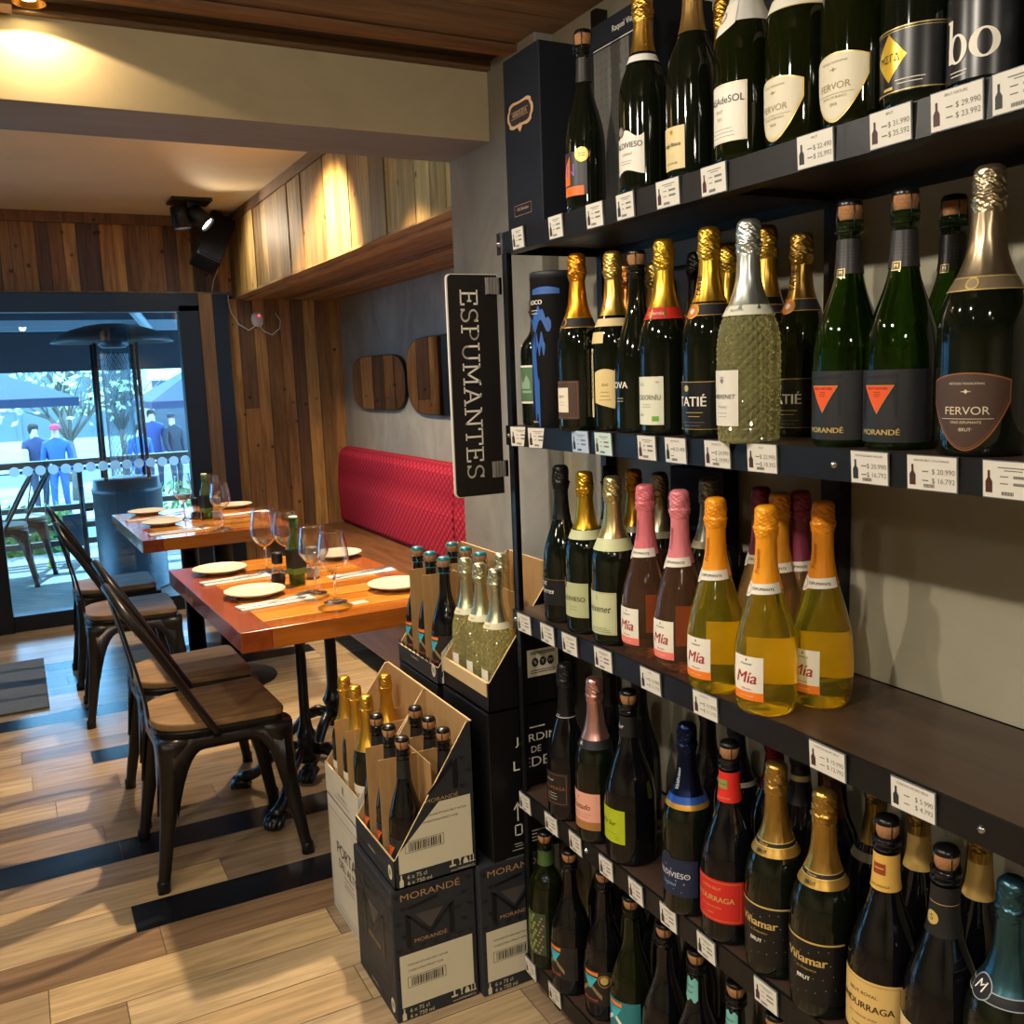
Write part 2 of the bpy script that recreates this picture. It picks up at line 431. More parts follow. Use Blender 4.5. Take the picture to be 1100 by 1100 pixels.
def pedestal(t, x, y, claw=True, ks=(0, 1, 2, 3), s=1.):
    if claw:
        mb = MB([IRON])
        pr = [(.03, .20), (.034, .215), (.026, .23), (.021, .25), (.0175, .28), (.017, .5), (.018, .53), (.025, .54), (.027, .55), (.025, .56), (.018, .57), (.018, .60), (.024, .61), (.026, .62), (.022, .63), (.017, .64), (.017, .69), (.05, .694), (.05, .704)]
        mb.lathe([(r * (s if z < .69 else 1), z) for r, z in pr], 20, cx=x, cy=y)
        mb.lathe([(.02, .11), (.036, .12), (.04, .14), (.034, .17), (.03, .2)], 20, cx=x, cy=y)
        mb.build('column', t)
        for k in ks:
            a = PI / 4 + k * PI / 2 + .05
            mb = MB([IRON]); d = Vector((cos(a), sin(a), 0)); P = Vector((x, y, 0))
            pts = [(.02, .16), (.07, .165), (.12, .14), (.16, .095), (.2, .06), (.235, .045), (.262, .036)]
            mb.tube([P + d * r + Vector((0, 0, z)) for r, z in pts], [.02, .022, .02, .017, .018, .022, .024], 10)
            # paw with toes
            side = Vector((-d.y, d.x, 0))
            for q in (-1, -.33, .33, 1):
                c = P + d * (.275 - abs(q) * .012) + side * q * .022
                mb.tube([c - d * .03 + Vector((0, 0, .034)), c + Vector((0, 0, .03)), c + d * .018 + Vector((0, 0, .016)), c + d * .022 + Vector((0, 0, .004))], [.012, .0135, .0125, .006], 8)
            mb.tube([P + d * .23 + Vector((0, 0, .024)), P + d * .285 + Vector((0, 0, .016))], [.02, .026], 10)
            mb.build('claw_foot', t)
    else:
        mb = MB([IRON]); mb.lathe([(.0, .02), (.045, .02), (.045, .69), (.1, .695), (.1, .705), (0, .705)], 24, cx=x, cy=y); mb.build('column', t)
        mb = MB([IRON]); mb.lathe([(0, .0), (.2, .0), (.205, .006), (.2, .014), (.06, .022), (0, .022)], 40, cx=x, cy=y); mb.build('base_disc', t)
T1 = thing('dining_table', 'orange varnished wooden table nearest the bottle cartons, on claw-footed iron pedestals', 'table', (.79, 3.04, 0), PI * 2.0 / 180, 'set dining tables')
table_top(T1, .66, 1.035, .056, 1); pedestal(T1, .0, .08, ks=(1, 2, 3)); pedestal(T1, .20, .37, s=1.25)
T2 = thing('dining_table', 'wooden dining table by the glass door, behind the other table, on round-based columns', 'table', (.755, 4.82, 0), PI * 1.8 / 180, 'set dining tables')
table_top(T2, .66, 1.01, .056, 2); pedestal(T2, .06, -.25, False); pedestal(T2, .0, .27, False)

# metal chairs with wooden seats, facing +X
CHM = grainy('gunmetal_paint', '#2b2622', .3, (1, 1, 1), 7, .36, .05, metal=.55, spec=.5)
CHS = grainy('chair_seat_wood', '#8a6a45', .45, (1.2, 8, 8), 3.2, .5, .15, ramp=(.3, .7))
def make_chair(label, loc, rz=0.):
    t = thing('metal_chair', label, 'chair', loc, rz, 'metal chairs along the dining tables')
    # wooden seat: straight front, rounded rear
    poly = []
    hw = .178
    for i in range(25):
        a = PI / 2 + PI * i / 24
        poly.append((-.05 + .135 * cos(a), (hw - .012) * (1 if sin(a) > 0 else -1) * abs(sin(a)) ** .62))
    poly += [(.15, -hw), (.172, -hw + .006), (.18, -hw + .025), (.18, hw - .025), (.172, hw - .006), (.15, hw)]
    mb = MB([CHS]); mb.prism(poly, lambda u, v, d: (u, v, d), .443, .466)
    mb.build('seat', t, bevel=.006)
    mb = MB([CHM])
    pan = [(u * .99, v * .985) for u, v in poly]
    mb.prism(pan, lambda u, v, d: (u, v, d), .408, .4425); mb.build('seat_pan', t, bevel=.006)
    # legs with the arched aprons between them
    top = {(-1, -1): (-.135, -.135), (1, -1): (.15, -.15), (1, 1): (.15, .15), (-1, 1): (-.135, .135)}
    foot = {(-1, -1): (-.205, -.185), (1, -1): (.215, -.188), (1, 1): (.215, .188), (-1, 1): (-.205, .185)}
    for k in top:
        mb = MB([CHM]); tx, ty = top[k]; fx, fy = foot[k]; vs = []; n = 9
        prof = [(0, .017), (.04, .0165), (.18, .021), (.28, .028), (.36, .038), (.40, .046), (.425, .05)]
        for z, r in prof:
            q = z / .425; cx = fx + (tx - fx) * q ; cy = fy + (ty - fy) * q
            for i in range(12):
                a = 2 * PI * i / 12
                sx = math.copysign(abs(cos(a)) ** .6, cos(a)); sy = math.copysign(abs(sin(a)) ** .6, sin(a))
                vs.append((cx + r * sx, cy + r * sy, z))
        L = len(prof)
        fs = [(j*12+i, j*12+(i+1)%12, (j+1)*12+(i+1)%12, (j+1)*12+i) for j in range(L-1) for i in range(12)] + [tuple(range(11, -1, -1)), tuple((L-1)*12+i for i in range(12))]
        mb.add(vs, fs, 0, True)
        lg = mb.build('leg', t)
        mb = MB([BLACK]); mb.lathe([(0, -.0), (.0185, 0), (.0185, .03), (.016, .034)], 12, cx=fx + (tx-fx)*.03, cy=fy + (ty-fy)*.03); mb.build('foot_cap', lg)
    def arch(p0, p1, nrm, name):
        mb = MB([CHM]); a = Vector((*p0, 0)); b = Vector((*p1, 0)); d = b - a; L = d.length; d.normalize(); nv = Vector(nrm)
        N = 24; vs = []
        for i in range(N + 1):
            q = i / N; s = abs(2 * q - 1)
            zb = .408 - .016 - .185 * max(0, (s - .42) / .58) ** 2.2
            zt = .425
            for z in (zb, zt):
                sp = (1 - z / .425) * .05
                p = a + d * (q * L) + nv * (sp * .8)
                vs.append(p + Vector((0, 0, z))); vs.append(p - nv * .006 + Vector((0, 0, z)))
        fs = []
        for i in range(N):
            o = i * 4; q = o + 4
            fs += [(o, q, q + 2, o + 2), (o + 1, o + 3, q + 3, q + 1), (o, o + 1, q + 1, q), (o + 2, q + 2, q + 3, o + 3)]
        mb.add(vs, fs, 0, True); mb.build(name, t)
    arch((-.15, -.178), (.165, -.19), (0, -1, 0), 'apron'); arch((-.15, .178), (.165, .19), (0, 1, 0), 'apron')
    arch((.19, -.16), (.19, .16), (1, 0, 0), 'apron'); arch((-.178, -.145), (-.178, .145), (-1, 0, 0), 'apron')
    # hoop back
    mb = MB([CHM]); pts = []
    half = [(-.02, -.186, .43), (-.06, -.185, .50), (-.12, -.183, .61), (-.175, -.178, .71), (-.215, -.166, .775), (-.238, -.14, .815), (-.25, -.095, .838), (-.256, -.045, .848)]
    pts = half + [(-.258, 0, .851)] + [(x, -y, z) for x, y, z in reversed(half)]
    # smooth
    P = [Vector(p) for p in pts]; S = []
    for i in range(len(P) - 1):
        p0 = P[max(i-1, 0)]; p1 = P[i]; p2 = P[i+1]; p3 = P[min(i+2, len(P)-1)]
        for j in range(4):
            u = j / 4
            S.append(.5 * ((2*p1) + (p2-p0)*u + (2*p0-5*p1+4*p2-p3)*u*u + (3*p1-p0-3*p2+p3)*u**3))
    S.append(P[-1])
    mb.tube(S, .0115, 10); mb.build('back_hoop', t)
    # central splat
    mb = MB([CHM]); vs = []
    pr = [(-.178, .43), (-.182, .5), (-.2, .6), (-.225, .72), (-.256, .845)]
    for x, z in pr:
        w = .042 - .008 * (z - .43)
        vs += [(x, -w, z), (x + .004, 0, z), (x, w, z), (x - .005, w, z), (x - .005, -w, z)]
    fs = [(j*5+i, j*5+(i+1)%5, (j+1)*5+(i+1)%5, (j+1)*5+i) for j in range(4) for i in range(5)]
    mb.add(vs, fs, 0, True); mb.build('back_splat', t)
    return t
ch = make_chair('dark metal chair with wooden seat nearest the bottle cartons, its legs all in view', (.445, 2.89, 0), .03)
dup(ch, (.45, 3.33, 0), .02, 'second metal chair from the cartons, half hidden behind the first')
dup(ch, (.375, 4.42, 0), -.03, 'metal chair in front of the farthest chair, tucked under the table by the door')
dup(ch, (.365, 5.02, 0), .0, 'farthest indoor metal chair, closest to the patio heater outside')

# banquette: bench and padded back
BENW = grainy('bench_wood', '#6d4a2c', .4, (9, 1, 9), 3, .42, .05)
RED = pm('red_quilted_fabric', '#b0182f', .85, spec=.15)
_b = RED.node_tree.nodes['Principled BSDF']
_tc = nd(RED, 'ShaderNodeTexCoord'); _mp = nd(RED, 'ShaderNodeMapping'); _mp.inputs['Scale'].default_value = (1, 1, 1.25); lk(RED, _tc.outputs['Object'], _mp.inputs['Vector'])
_v = nd(RED, 'ShaderNodeTexVoronoi'); _v.inputs['Scale'].default_value = 27; _v.inputs['Randomness'].default_value = .0
_mp.inputs['Rotation'].default_value = (.78, 0, 0); lk(RED, _mp.outputs[0], _v.inputs['Vector'])
_bp = nd(RED, 'ShaderNodeBump'); _bp.inputs['Strength'].default_value = .9; _bp.inputs['Distance'].default_value = .012; _bp.invert = True
lk(RED, _v.outputs['Distance'], _bp.inputs['Height']); lk(RED, _bp.outputs[0], _b.inputs['Normal'])
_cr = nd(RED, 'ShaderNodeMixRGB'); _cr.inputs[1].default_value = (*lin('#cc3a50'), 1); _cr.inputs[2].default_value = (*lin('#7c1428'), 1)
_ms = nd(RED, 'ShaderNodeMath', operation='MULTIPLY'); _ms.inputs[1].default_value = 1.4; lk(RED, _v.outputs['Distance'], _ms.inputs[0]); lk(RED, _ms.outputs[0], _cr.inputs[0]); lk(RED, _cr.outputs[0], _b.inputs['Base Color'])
t = thing('banquette_bench', 'long brown wooden bench along the concrete wall, under the red padded backs', 'bench', (1.4, 4.4, 0))
mb = MB([BENW]); mb.box((0, -1.85, .40), (.60, 1.8, .455)); mb.build('bench_seat', t, bevel=.006)
mb = MB([BENW]); mb.box((.015, -1.85, .12), (.04, 1.8, .40)); mb.build('front_panel', t, bevel=.003)
for y in (-1.7, -.35, .9, 1.7):
    mb = MB([IRON]); mb.box((.03, y - .02, 0), (.07, y + .02, .4)); mb.box((.55, y - .02, 0), (.59, y + .02, .4)); mb.box((.03, y - .015, .36), (.59, y + .015, .4)); mb.build('bench_leg', t)
def backpad(y0, y1, label):
    mb = MB([RED]); N = 10
    x0, x1, z0, z1 = 1.905, 2.015, .457, .965
    poly = [(x1, z0), (x0 + .02, z0), (x0, z0 + .03), (x0 - .008, (z0 + z1) / 2), (x0 + .012, z1 - .05), (x0 + .03, z1 - .015), (x0 + .06, z1), (x1, z1)]
    mb.prism(poly, lambda u, v, d: (u, d, v), y0, y1)
    o = mb.build('banquette_cushion', bevel=.012); tag(o, label, 'cushion', 'red padded banquette backs')
backpad(4.31, 6.2, 'long red padded bench back reaching to the far board wall')
backpad(2.62, 4.30, 'red padded bench back cut off by the concrete pillar')

# mirrors on the concrete wall
MIR = pm('mirror_silver', (.9, .9, .9), .02, 1)
def mirror(y, z, hy, hz, label):
    t = thing('wall_mirror', label, 'mirror', (2.02, y, z), 0, 'mirrors on the concrete wall')
    poly = []
    for i in range(64):
        a = 2 * PI * i / 64
        c, s_ = cos(a), sin(a)
        poly.append((math.copysign(abs(c) ** .38, c) * hy * (1 - .02 * s_ * s_), math.copysign(abs(s_) ** .62, s_) * hz))
    mb = MB([BLACK]); mb.prism(poly, lambda u, v, d: (d, u, v), -.0, -.022); mb.build('mirror_backing', t)
    mb = MB([MIR]); P2 = [(u * .985, v * .98) for u, v in poly]; mb.prism(P2, lambda u, v, d: (d, u, v), -.022, -.0235); mb.build('mirror_glass', t)
mirror(5.58, 1.385, .465, .165, 'smaller-looking far wall mirror, the one clear of the hanging sign')
mirror(4.58, 1.415, .5, .21, 'wall mirror partly hidden behind the hanging black sign')

# door mat
mb = MB([grainy('grey_mat_pile', '#62666a', .6, (1, 1, 1), 160, .95, .6)]); mb.box((-.75, 4.62, .0), (.02, 5.5, .012)); o = mb.build('door_mat', bevel=.004)
tag(o, 'grey rectangular door mat lying on the tile floor by the glass door', 'mat')

# wall device and its cable
t = thing('wall_sensor', 'small white oval device with a red light on the board wall', 'sensor', (1.46, YD + .045, 1.815))
DEV = pm('white_plastic', '#cdbcae', .4)
mb = MB([DEV]); mb.lathe([(0, -.05), (.022, -.046), (.036, -.03), (.04, 0), (.036, .03), (.022, .046), (0, .05)], 24, sy=.55); mb.build('housing', t, loc=(0, -.02, 0))
mb = MB([pm('red_led', '#ff2020', .5, emit='#ff3030', es=4)]); mb.lathe([(0, 0), (.006, .0), (.005, .003), (0, .004)], 12, M=Matrix.Translation((.008, -.042, .022)) @ Matrix.Rotation(PI/2, 4, 'X')); mb.build('indicator_light', t)
mb = MB([DEV])
cb = [(-.17, -.01, .16), (-.175, -.01, .11), (-.16, -.012, .04), (-.12, -.015, -.03), (-.06, -.02, -.07), (-.02, -.02, -.045)]
mb.tube(cb, .004, 6)
mb.tube([(.01, -.02, -.045), (.04, -.02, -.08), (.09, -.02, -.10), (.14, -.016, -.06), (.15, -.012, -.01), (.12, -.01, .04)], .004, 6); mb.build('white_cable', t)

# loudspeaker by the soffit
t = thing('wall_speaker', 'black loudspeaker tilted down in the corner under the ceiling', 'speaker', (1.17, 6.02, 2.255))
M = Matrix.Rotation(.45, 4, 'Y') @ Matrix.Rotation(-.35, 4, 'X')
SPK = pm('speaker_black', '#0d0e11', .5)
mb = MB([SPK]); mb.box((-.075, -.08, -.16), (.075, .09, .16), M=M); mb.build('speaker_cabinet', t, bevel=.01)
mb = MB([grainy('speaker_cloth', '#141519', .3, (1, 1, 1), 200, .9, .4)]); mb.box((-.066, -.088, -.15), (.066, -.078, .15), M=M); mb.build('grille', t, bevel=.004)
mb = MB([SPK]); mb.tube([(.02, .05, .05), (.08, .12, .1), (.1, .2, .12)], .014, 8); mb.build('bracket', t)
mb = MB([DEV]); mb.tube([(.02, .02, -.16), (.0, .08, -.22), (.005, .2, -.29)], .003, 6); mb.build('speaker_cable', t)

# ceiling spotlight over the far table
t = thing('ceiling_spotlight', 'twin-head black spotlight glowing white on the dining ceiling', 'spotlight', (1.0, 5.72, 2.44))
mb = MB([BLACK]); mb.box((-.11, -.10, -.018), (.11, .10, 0)); mb.box((-.02, -.03, -.05), (.04, .03, -.015)); mb.build('mounting_plate', t, bevel=.003)
BULB = pm('lit_bulb', '#ffffff', .5, emit=(1, .93, .8), es=60)
for k, (dx, dy, ax, ay) in enumerate(((-.055, -.01, 0, .1), (.045, -.03, .35, .75))):
    M = Matrix.Translation((dx, dy, -.10)) @ Matrix.Rotation(-ay, 4, 'Y') @ Matrix.Rotation(-ax, 4, 'X')
    mb = MB([BLACK]); mb.lathe([(0, .06), (.045, .06), (.05, .05), (.05, -.06), (.044, -.06), (.04, -.045)], 24, M=M); h = mb.build('lamp_head', t)
    mb = MB([BULB]); mb.lathe([(0, -.046), (.038, -.046), (.04, -.044)], 20, M=M); mb.build('bulb', h)

# wall lamp at the top of the beam
t = thing('beam_downlight', 'small warm downlight grazing the cream beam at the ceiling', 'lamp', (.11, 2.19, 2.170))
BRASS = pm('brass', '#9a7237', .35, 1)
mb = MB([BRASS]); mb.lathe([(.0, .028), (.03, .028), (.032, .0), (.028, .0), (.026, .02), (0, .02)], 24); mb.build('lamp_shade', t)
mb = MB([pm('warm_bulb', '#ffffff', .5, emit=(1, .75, .35), es=30)]); mb.lathe([(0, .004), (.014, .008), (.016, .018), (0, .02)], 16); mb.build('bulb', t)
mb = MB([WOODX]); mb.box((-.9, 2.15, 2.15), (.078, 2.2, 2.19), 0, lin('#8a6038')); struct(mb.build('trim_5'), 'wooden batten beside the downlight')

# hanging sign on the rack post
t = thing('category_sign', 'black upright sign reading ESPUMANTES clipped to the end of the rack', 'sign', (.86, 1.80, 1.392))
SIGNB = pm('sign_black', '#181412', .45); SIGNE = pm('sign_edge', '#dcd6c8', .5); SIGNT = pm('sign_letter', '#e8e0cf', .5)
hw, hh, r = .058, .229, .010
poly = [(hw, -hh), (hw, hh)]
for i in range(7): a = PI/2 + PI/2*i/6; poly.append((-hw + r + r*cos(a), hh - r + r*sin(a)))
for i in range(7): a = PI + PI/2*i/6; poly.append((-hw + r + r*cos(a), -hh + r + r*sin(a)))
mb = MB([SIGNE]); mb.prism(poly, lambda u, v, d: (u, d, v), 0, .005); mb.build('sign_board', t)
mb = MB([SIGNB, SIGNT]); P2 = [(u * .965 + .001, v * .994) for u, v in poly]; mb.prism(P2, lambda u, v, d: (u, d, v), -.0008, 0)
# slab-serif lettering, drawn as strokes in a unit em (x right, y up), reading downwards
def stroke(pts, w):
    out = []
    for (x0, y0), (x1, y1) in zip(pts[:-1], pts[1:]):
        dx, dy = x1 - x0, y1 - y0; L = math.hypot(dx, dy) or 1
        nx, ny = -dy / L * w / 2, dx / L * w / 2; ex, ey = dx / L * w * .3, dy / L * w * .3
        out.append([(x0+nx-ex, y0+ny-ey), (x0-nx-ex, y0-ny-ey), (x1-nx+ex, y1-ny+ey), (x1+nx+ex, y1+ny+ey)])
    return out
def arc(cx, cy, rx, ry, a0, a1, n=10): return [(cx + rx*cos(math.radians(a0+(a1-a0)*i/n)), cy + ry*sin(math.radians(a0+(a1-a0)*i/n))) for i in range(n+1)]
s_ = .075
GL = {
 'E': (.62, [[(.12, 0), (.12, 1)], [(0, 0), (.56, 0), (.56, .2)], [(0, 1), (.54, 1), (.54, .8)], [(.12, .52), (.42, .52)], [(.42, .42), (.42, .62)]]),
 'S': (.60, [arc(.29, .74, .22, .25, 20, 270) + arc(.29, .245, .23, .245, 90, -160), [(.5, .8), (.5, 1.0)], [(.06, .2), (.06, 0)]]),
 'P': (.62, [[(.12, 0), (.12, 1)], [(0, 0), (.28, 0)], [(0, 1), (.3, 1)] + arc(.32, .75, .23, .25, 90, -90) + [(.12, .5)]]),
 'U': (.74, [[(.12, 1), (.12, .32)] + arc(.36, .3, .24, .3, 180, 360) + [(.6, 1)], [(0, 1), (.26, 1)], [(.47, 1), (.73, 1)]]),
 'M': (.86, [[(.11, 0), (.11, 1), (.42, .25), (.73, 1), (.73, 0)], [(0, 0), (.25, 0)], [(.6, 0), (.85, 0)], [(0, 1), (.14, 1)], [(.7, 1), (.85, 1)]]),
 'A': (.76, [[(.09, 0), (.37, 1), (.65, 0)], [(.2, .36), (.54, .36)], [(0, 0), (.22, 0)], [(.53, 0), (.75, 0)], [(.28, 1), (.38, 1)]]),
 'N': (.78, [[(.12, 0), (.12, 1), (.64, 0), (.64, 1)], [(0, 0), (.25, 0)], [(0, 1), (.14, 1)], [(.51, 1), (.77, 1)]]),
 'T': (.66, [[(.31, 0), (.31, 1)], [(0, .78), (0, 1), (.62, 1), (.62, .78)], [(.19, 0), (.43, 0)]]),
}
tot = sum(GL[c][0] + .10 for c in 'ESPUMANTES') - .10
H_, Lw = .037, .388
sc = Lw / tot; x = 0
for c in 'ESPUMANTES':
    w, st = GL[c]
    for ln in st:
        for q in stroke(ln, s_ / .9):
            # em (a,b): a runs down the sign, b runs right
            mb.add([(-.027 + b * H_ , -.0012, .196 - (x + a) * sc) for a, b in q], [(0, 1, 2, 3)], SIGNT)
    x += w + .10
mb.build('sign_face', t)
CLIP = pm('clear_clip', '#8f8a84', .25, 0, .6, .3)
for z in (.205, -.175):
    mb = MB([CLIP]); mb.box((.03, -.006, z - .017), (.066, -.0015, z + .017)); mb.box((.06, -.006, z - .017), (.066, .02, z + .017))
    for i in range(4): mb.box((.033 + i * .007, -.008, z - .017), (.0355 + i * .007, -.006, z + .017))
    mb.build('clip', t)

# ------------------------------------------------------------ table settings
CER = grainy('cream_ceramic', '#cfc6b0', .08, (1, 1, 1), 40, .3, .02, spec=.5)
NAPK = pm('white_paper_napkin', '#d8d3c8', .8)
STEEL = pm('cutlery_steel', '#c4c6ca', .34, 1)
ZT = .7605
def plate(x, y, label, r=.093, z=ZT):
    t = thing('dinner_plate', label, 'plate', (x, y, z), 0, 'cream plates set on the tables')
    mb = MB([CER]); pr = [(0, .004), (.045, .004), (.05, 0), (.054, .0), (.058, .005), (.08, .012), (r, .017), (r + .0005, .0195), (r - .003, .0205), (.078, .0165), (.06, .0125), (.03, .011), (0, .011)]
    mb.lathe(pr, 48); mb.build('plate_body', t)
def napkin(x, y, rz, label):
    t = thing('paper_napkin', label, 'napkin', (x, y, ZT), rz, 'folded napkins on the tables')
    mb = MB([NAPK]); mb.box((-.115, -.035, 0), (.115, .035, .002)); mb.box((-.1145, -.034, .002), (.113, .034, .0038)); mb.build('folded_paper', t, bevel=.0008)
    mb = MB([pm('napkin_print', '#6e6a63', .8)]); fn = plane_map((0, 0, .0040), (1, 0, 0), (0, 1, 0))
    for i in range(3): fquad(mb, fn, -.09 + i * .02, .022, -.074 + i * .02, .025, 0)
    mb.build('print', t)
def knife(x, y, rz, label):
    t = thing('table_knife', label, 'knife', (x, y, ZT + .0042), rz, 'knives on napkins')
    mb = MB([STEEL]); mb.prism([(-.105, -.004), (-.1, -.006), (.0, -.0045), (.005, -.009), (.08, -.010), (.1, -.006), (.108, .002), (.1, .005), (0, .0045), (-.1, .006), (-.105, .004)], lambda u, v, d: (u, v, d), 0, .0025); mb.build('knife_body', t, bevel=.0006)
def fork(x, y, rz, label, tilt=0.):
    t = thing('table_fork', label, 'fork', (x, y, ZT + .0042), rz, 'forks beside plates')
    mb = MB([STEEL]); mb.prism([(-.1, -.0035), (-.095, -.006), (-.03, -.003), (.03, -.003), (.05, -.010), (.06, -.0115), (.06, .0115), (.05, .010), (.03, .003), (-.03, .003), (-.095, .006), (-.1, .0035)], lambda u, v, d: (u, v, d), 0, .002)
    for i in range(4): mb.box((.06, -.0115 + i * .0064, .0), (.1, -.0115 + i * .0064 + .0036, .002))
    mb.build('fork_body', t)
def wineglass(x, y, label, h=.212, R_=.046):
    t = thing('wine_glass', label, 'glass', (x, y, ZT), 0, 'stemmed wine glasses on the tables')
    mb = MB([GLASS_CLEAR])
    mb.lathe([(0, 0), (.034, 0), (.0345, .0012), (.02, .004), (.006, .008), (.0042, .014), (.0036, .04), (.0036, .075), (.006, .088), (0.0, .0895)], 28)
    mb.build('stem', t)
    mb = MB([STEM])
    bowl = [(.006, .088), (.018, .094), (.036, .112), (R_, .135), (R_ - .0005, .15), (.041, .18), (.0355, h)]
    ev = pchip([(b, a) for a, b in [(r, z) for r, z in bowl]], 10)
    zz = [.088 + (h - .088) * (i / 22) for i in range(23)]
    mb.lathe([(ev(z), z) for z in zz] + [(ev(h) - .0008, h + .0006)] + [(max(ev(z) - .0013, .0005), z + .001) for z in reversed(zz)], 32)
    mb.build('bowl', t)
DKG = pm('dark_bottle_glass', (.004, .006, .003), .05, 0, .6)
OILG = pm('oil_green_glass', (.12, .2, .03), .03, 0, .5, .6)
def oil(x, y, label):
    t = thing('olive_oil_bottle', label, 'bottle', (x, y, ZT), 0, 'oil bottles on the tables')
    mb = MB([OILG])
    pr = [(0, 0), (.02, 0), (.0225, .003), (.0225, .135), (.02, .15), (.0135, .163), (.012, .175), (.012, .21), (0, .21)]
    mb.lathe(pr, 4 * 8, fn=lambda r, z, a: r * (1 / max(abs(cos(a)), abs(sin(a)))) ** (.55 if z < .14 else 0)); mb.build('bottle_glass', t, rotz=.3)
    mb = MB([pm('oil_label', '#1e2417', .6), pm('oil_label_green', '#6a8b2a', .6)])
    mb.box((-.0235, -.0235, .05), (.0235, .0235, .115), 0); mb.box((-.0237, -.0237, .035), (.0237, .0237, .055), 1); mb.build('label', t, rotz=.3)
    mb = MB([pm('oil_cap_green', '#3f5c1c', .4), pm('oil_cap_top', '#cfd6c2', .5)]); mb.lathe([(.0135, .185), (.0138, .218), (0, .218)], 20, 0); mb.lathe([(.0139, .218), (.0139, .224), (0, .2245)], 20, 1); mb.build('cap', t)
def mill(x, y, label, filler, capc, cat_group='salt and pepper mills on the tables'):
    t = thing('spice_mill', label, 'mill', (x, y, ZT), 0, cat_group)
    mb = MB([STEM]); mb.lathe([(0, 0), (.02, 0), (.024, .004), (.0255, .02), (.022, .038), (.016, .052), (.0145, .066), (.0145, .072)], 28); mb.build('glass_jar', t)
    mb = MB([filler]); mb.lathe([(0, .003), (.0185, .003), (.0225, .008), (.0238, .02), (.02, .034), (0, .036)], 24); mb.build('contents', t)
    mb = MB([capc]); mb.lathe([(.0165, .07), (.0175, .074), (.0185, .1), (.017, .106), (0, .107)], 28, fn=lambda r, z, a: r * (1 + .02 * sin(a * 20))); mb.build('grinder_cap', t)
PEP = grainy('peppercorns', '#3a2a20', .8, (1, 1, 1), 260, .7, .8); SALT = grainy('salt_crystals', '#cfc8bd', .4, (1, 1, 1), 260, .7, .8)
MCAP = pm('mill_cap', '#131419', .4); SCAP = pm('salt_cap', '#8d8a86', .3, 0, .5, .4)
# near table
plate(.592, 3.385, 'cream plate at the far seat on the chair side of the near table')
plate(.615, 2.945, 'cream plate nearest the first metal chair on the near table')
plate(1.02, 3.40, 'cream plate on the bench side of the near table, behind the wine glasses')
plate(1.02, 2.77, 'cream plate at the table edge, half hidden by the bottle cartons')
for a in [(.615, 3.225, .12, 'folded white napkin beside the far chair-side plate of the near table'), (.645, 2.80, .12, 'folded white napkin beside the nearest plate of the near table'), (1.0, 3.05, .1, 'folded white napkin on the bench side of the near table')]: napkin(*a)
for a in [(.60, 3.215, .14, 'knife on the napkin by the far chair-side plate of the near table'), (.635, 2.79, .14, 'knife on the nearest napkin of the near table'), (.985, 3.04, .25, 'knife on the bench-side napkin of the near table')]: knife(*a)
for a in [(.675, 3.25, .45, 'fork slanting across the napkin by the far chair-side plate of the near table'), (.69, 2.835, .5, 'fork slanting across the nearest napkin of the near table'), (1.02, 3.07, .12, 'fork on the bench-side napkin of the near table')]: fork(*a)
wineglass(.735, 3.30, 'tall wine glass left of the black-capped mill on the near table', .226)
wineglass(.80, 3.25, 'wine glass between the oil bottle and the tall glass on the near table', .21)
wineglass(.785, 2.86, 'wine glass right of the oil bottle on the near table, overlapped by the nearest one')
wineglass(.80, 2.705, 'nearest wine glass on the near table, beside a small card')
oil(.772, 3.03, 'green olive oil bottle standing on the near table'); mill(.718, 3.06, 'black-capped pepper mill in front of the oil bottle on the near table', PEP, MCAP)
mill(.842, 3.09, 'clear salt mill behind a wine glass on the near table', SALT, SCAP)
mb = MB([pm('place_card', '#cfa89a', .6)]); mb.box((-.025, -.02, 0), (.025, .02, .001)); o = mb.build('small_card', loc=(.855, 2.655, ZT), rotz=.1); tag(o, 'small pinkish card lying by the nearest wine glass', 'card')
# far table
plate(.57, 5.21, 'cream plate at the far seat on the chair side of the table by the door')
plate(.585, 4.74, 'cream plate nearest the camera on the chair side of the table by the door')
plate(1.0, 5.14, 'cream plate on the bench side of the table by the door')
for a in [(.56, 5.0, .1, 'folded napkin between the two plates of the table by the door'), (.60, 4.46, .1, 'folded napkin near the front edge of the table by the door'), (1.0, 4.85, .1, 'folded napkin on the bench side of the table by the door')]: napkin(*a)
for a in [(.55, 4.99, .1, 'knife on the napkin between the two plates of the table by the door'), (.585, 4.455, .12, 'knife on the front napkin of the table by the door')]: knife(*a)
for a in [(.66, 5.08, .6, 'fork beside the far plate of the table by the door'), (.68, 4.52, .6, 'fork slanting by the front napkin of the table by the door'), (.97, 4.8, .2, 'fork on the bench-side napkin of the table by the door')]: fork(*a)
wineglass(.705, 4.86, 'leftmost wine glass on the table by the door, seen against daylight', .226); wineglass(.84, 4.86, 'wine glass behind the oil bottle on the table by the door', .212)
wineglass(.80, 4.42, 'wine glass nearest the camera on the table by the door')
oil(.80, 4.80, 'green olive oil bottle standing on the table by the door'); mill(.753, 4.83, 'black-capped pepper mill left of the oil bottle on the table by the door', PEP, MCAP)
mill(.845, 4.76, 'clear salt mill right of the oil bottle on the table by the door', SALT, SCAP)
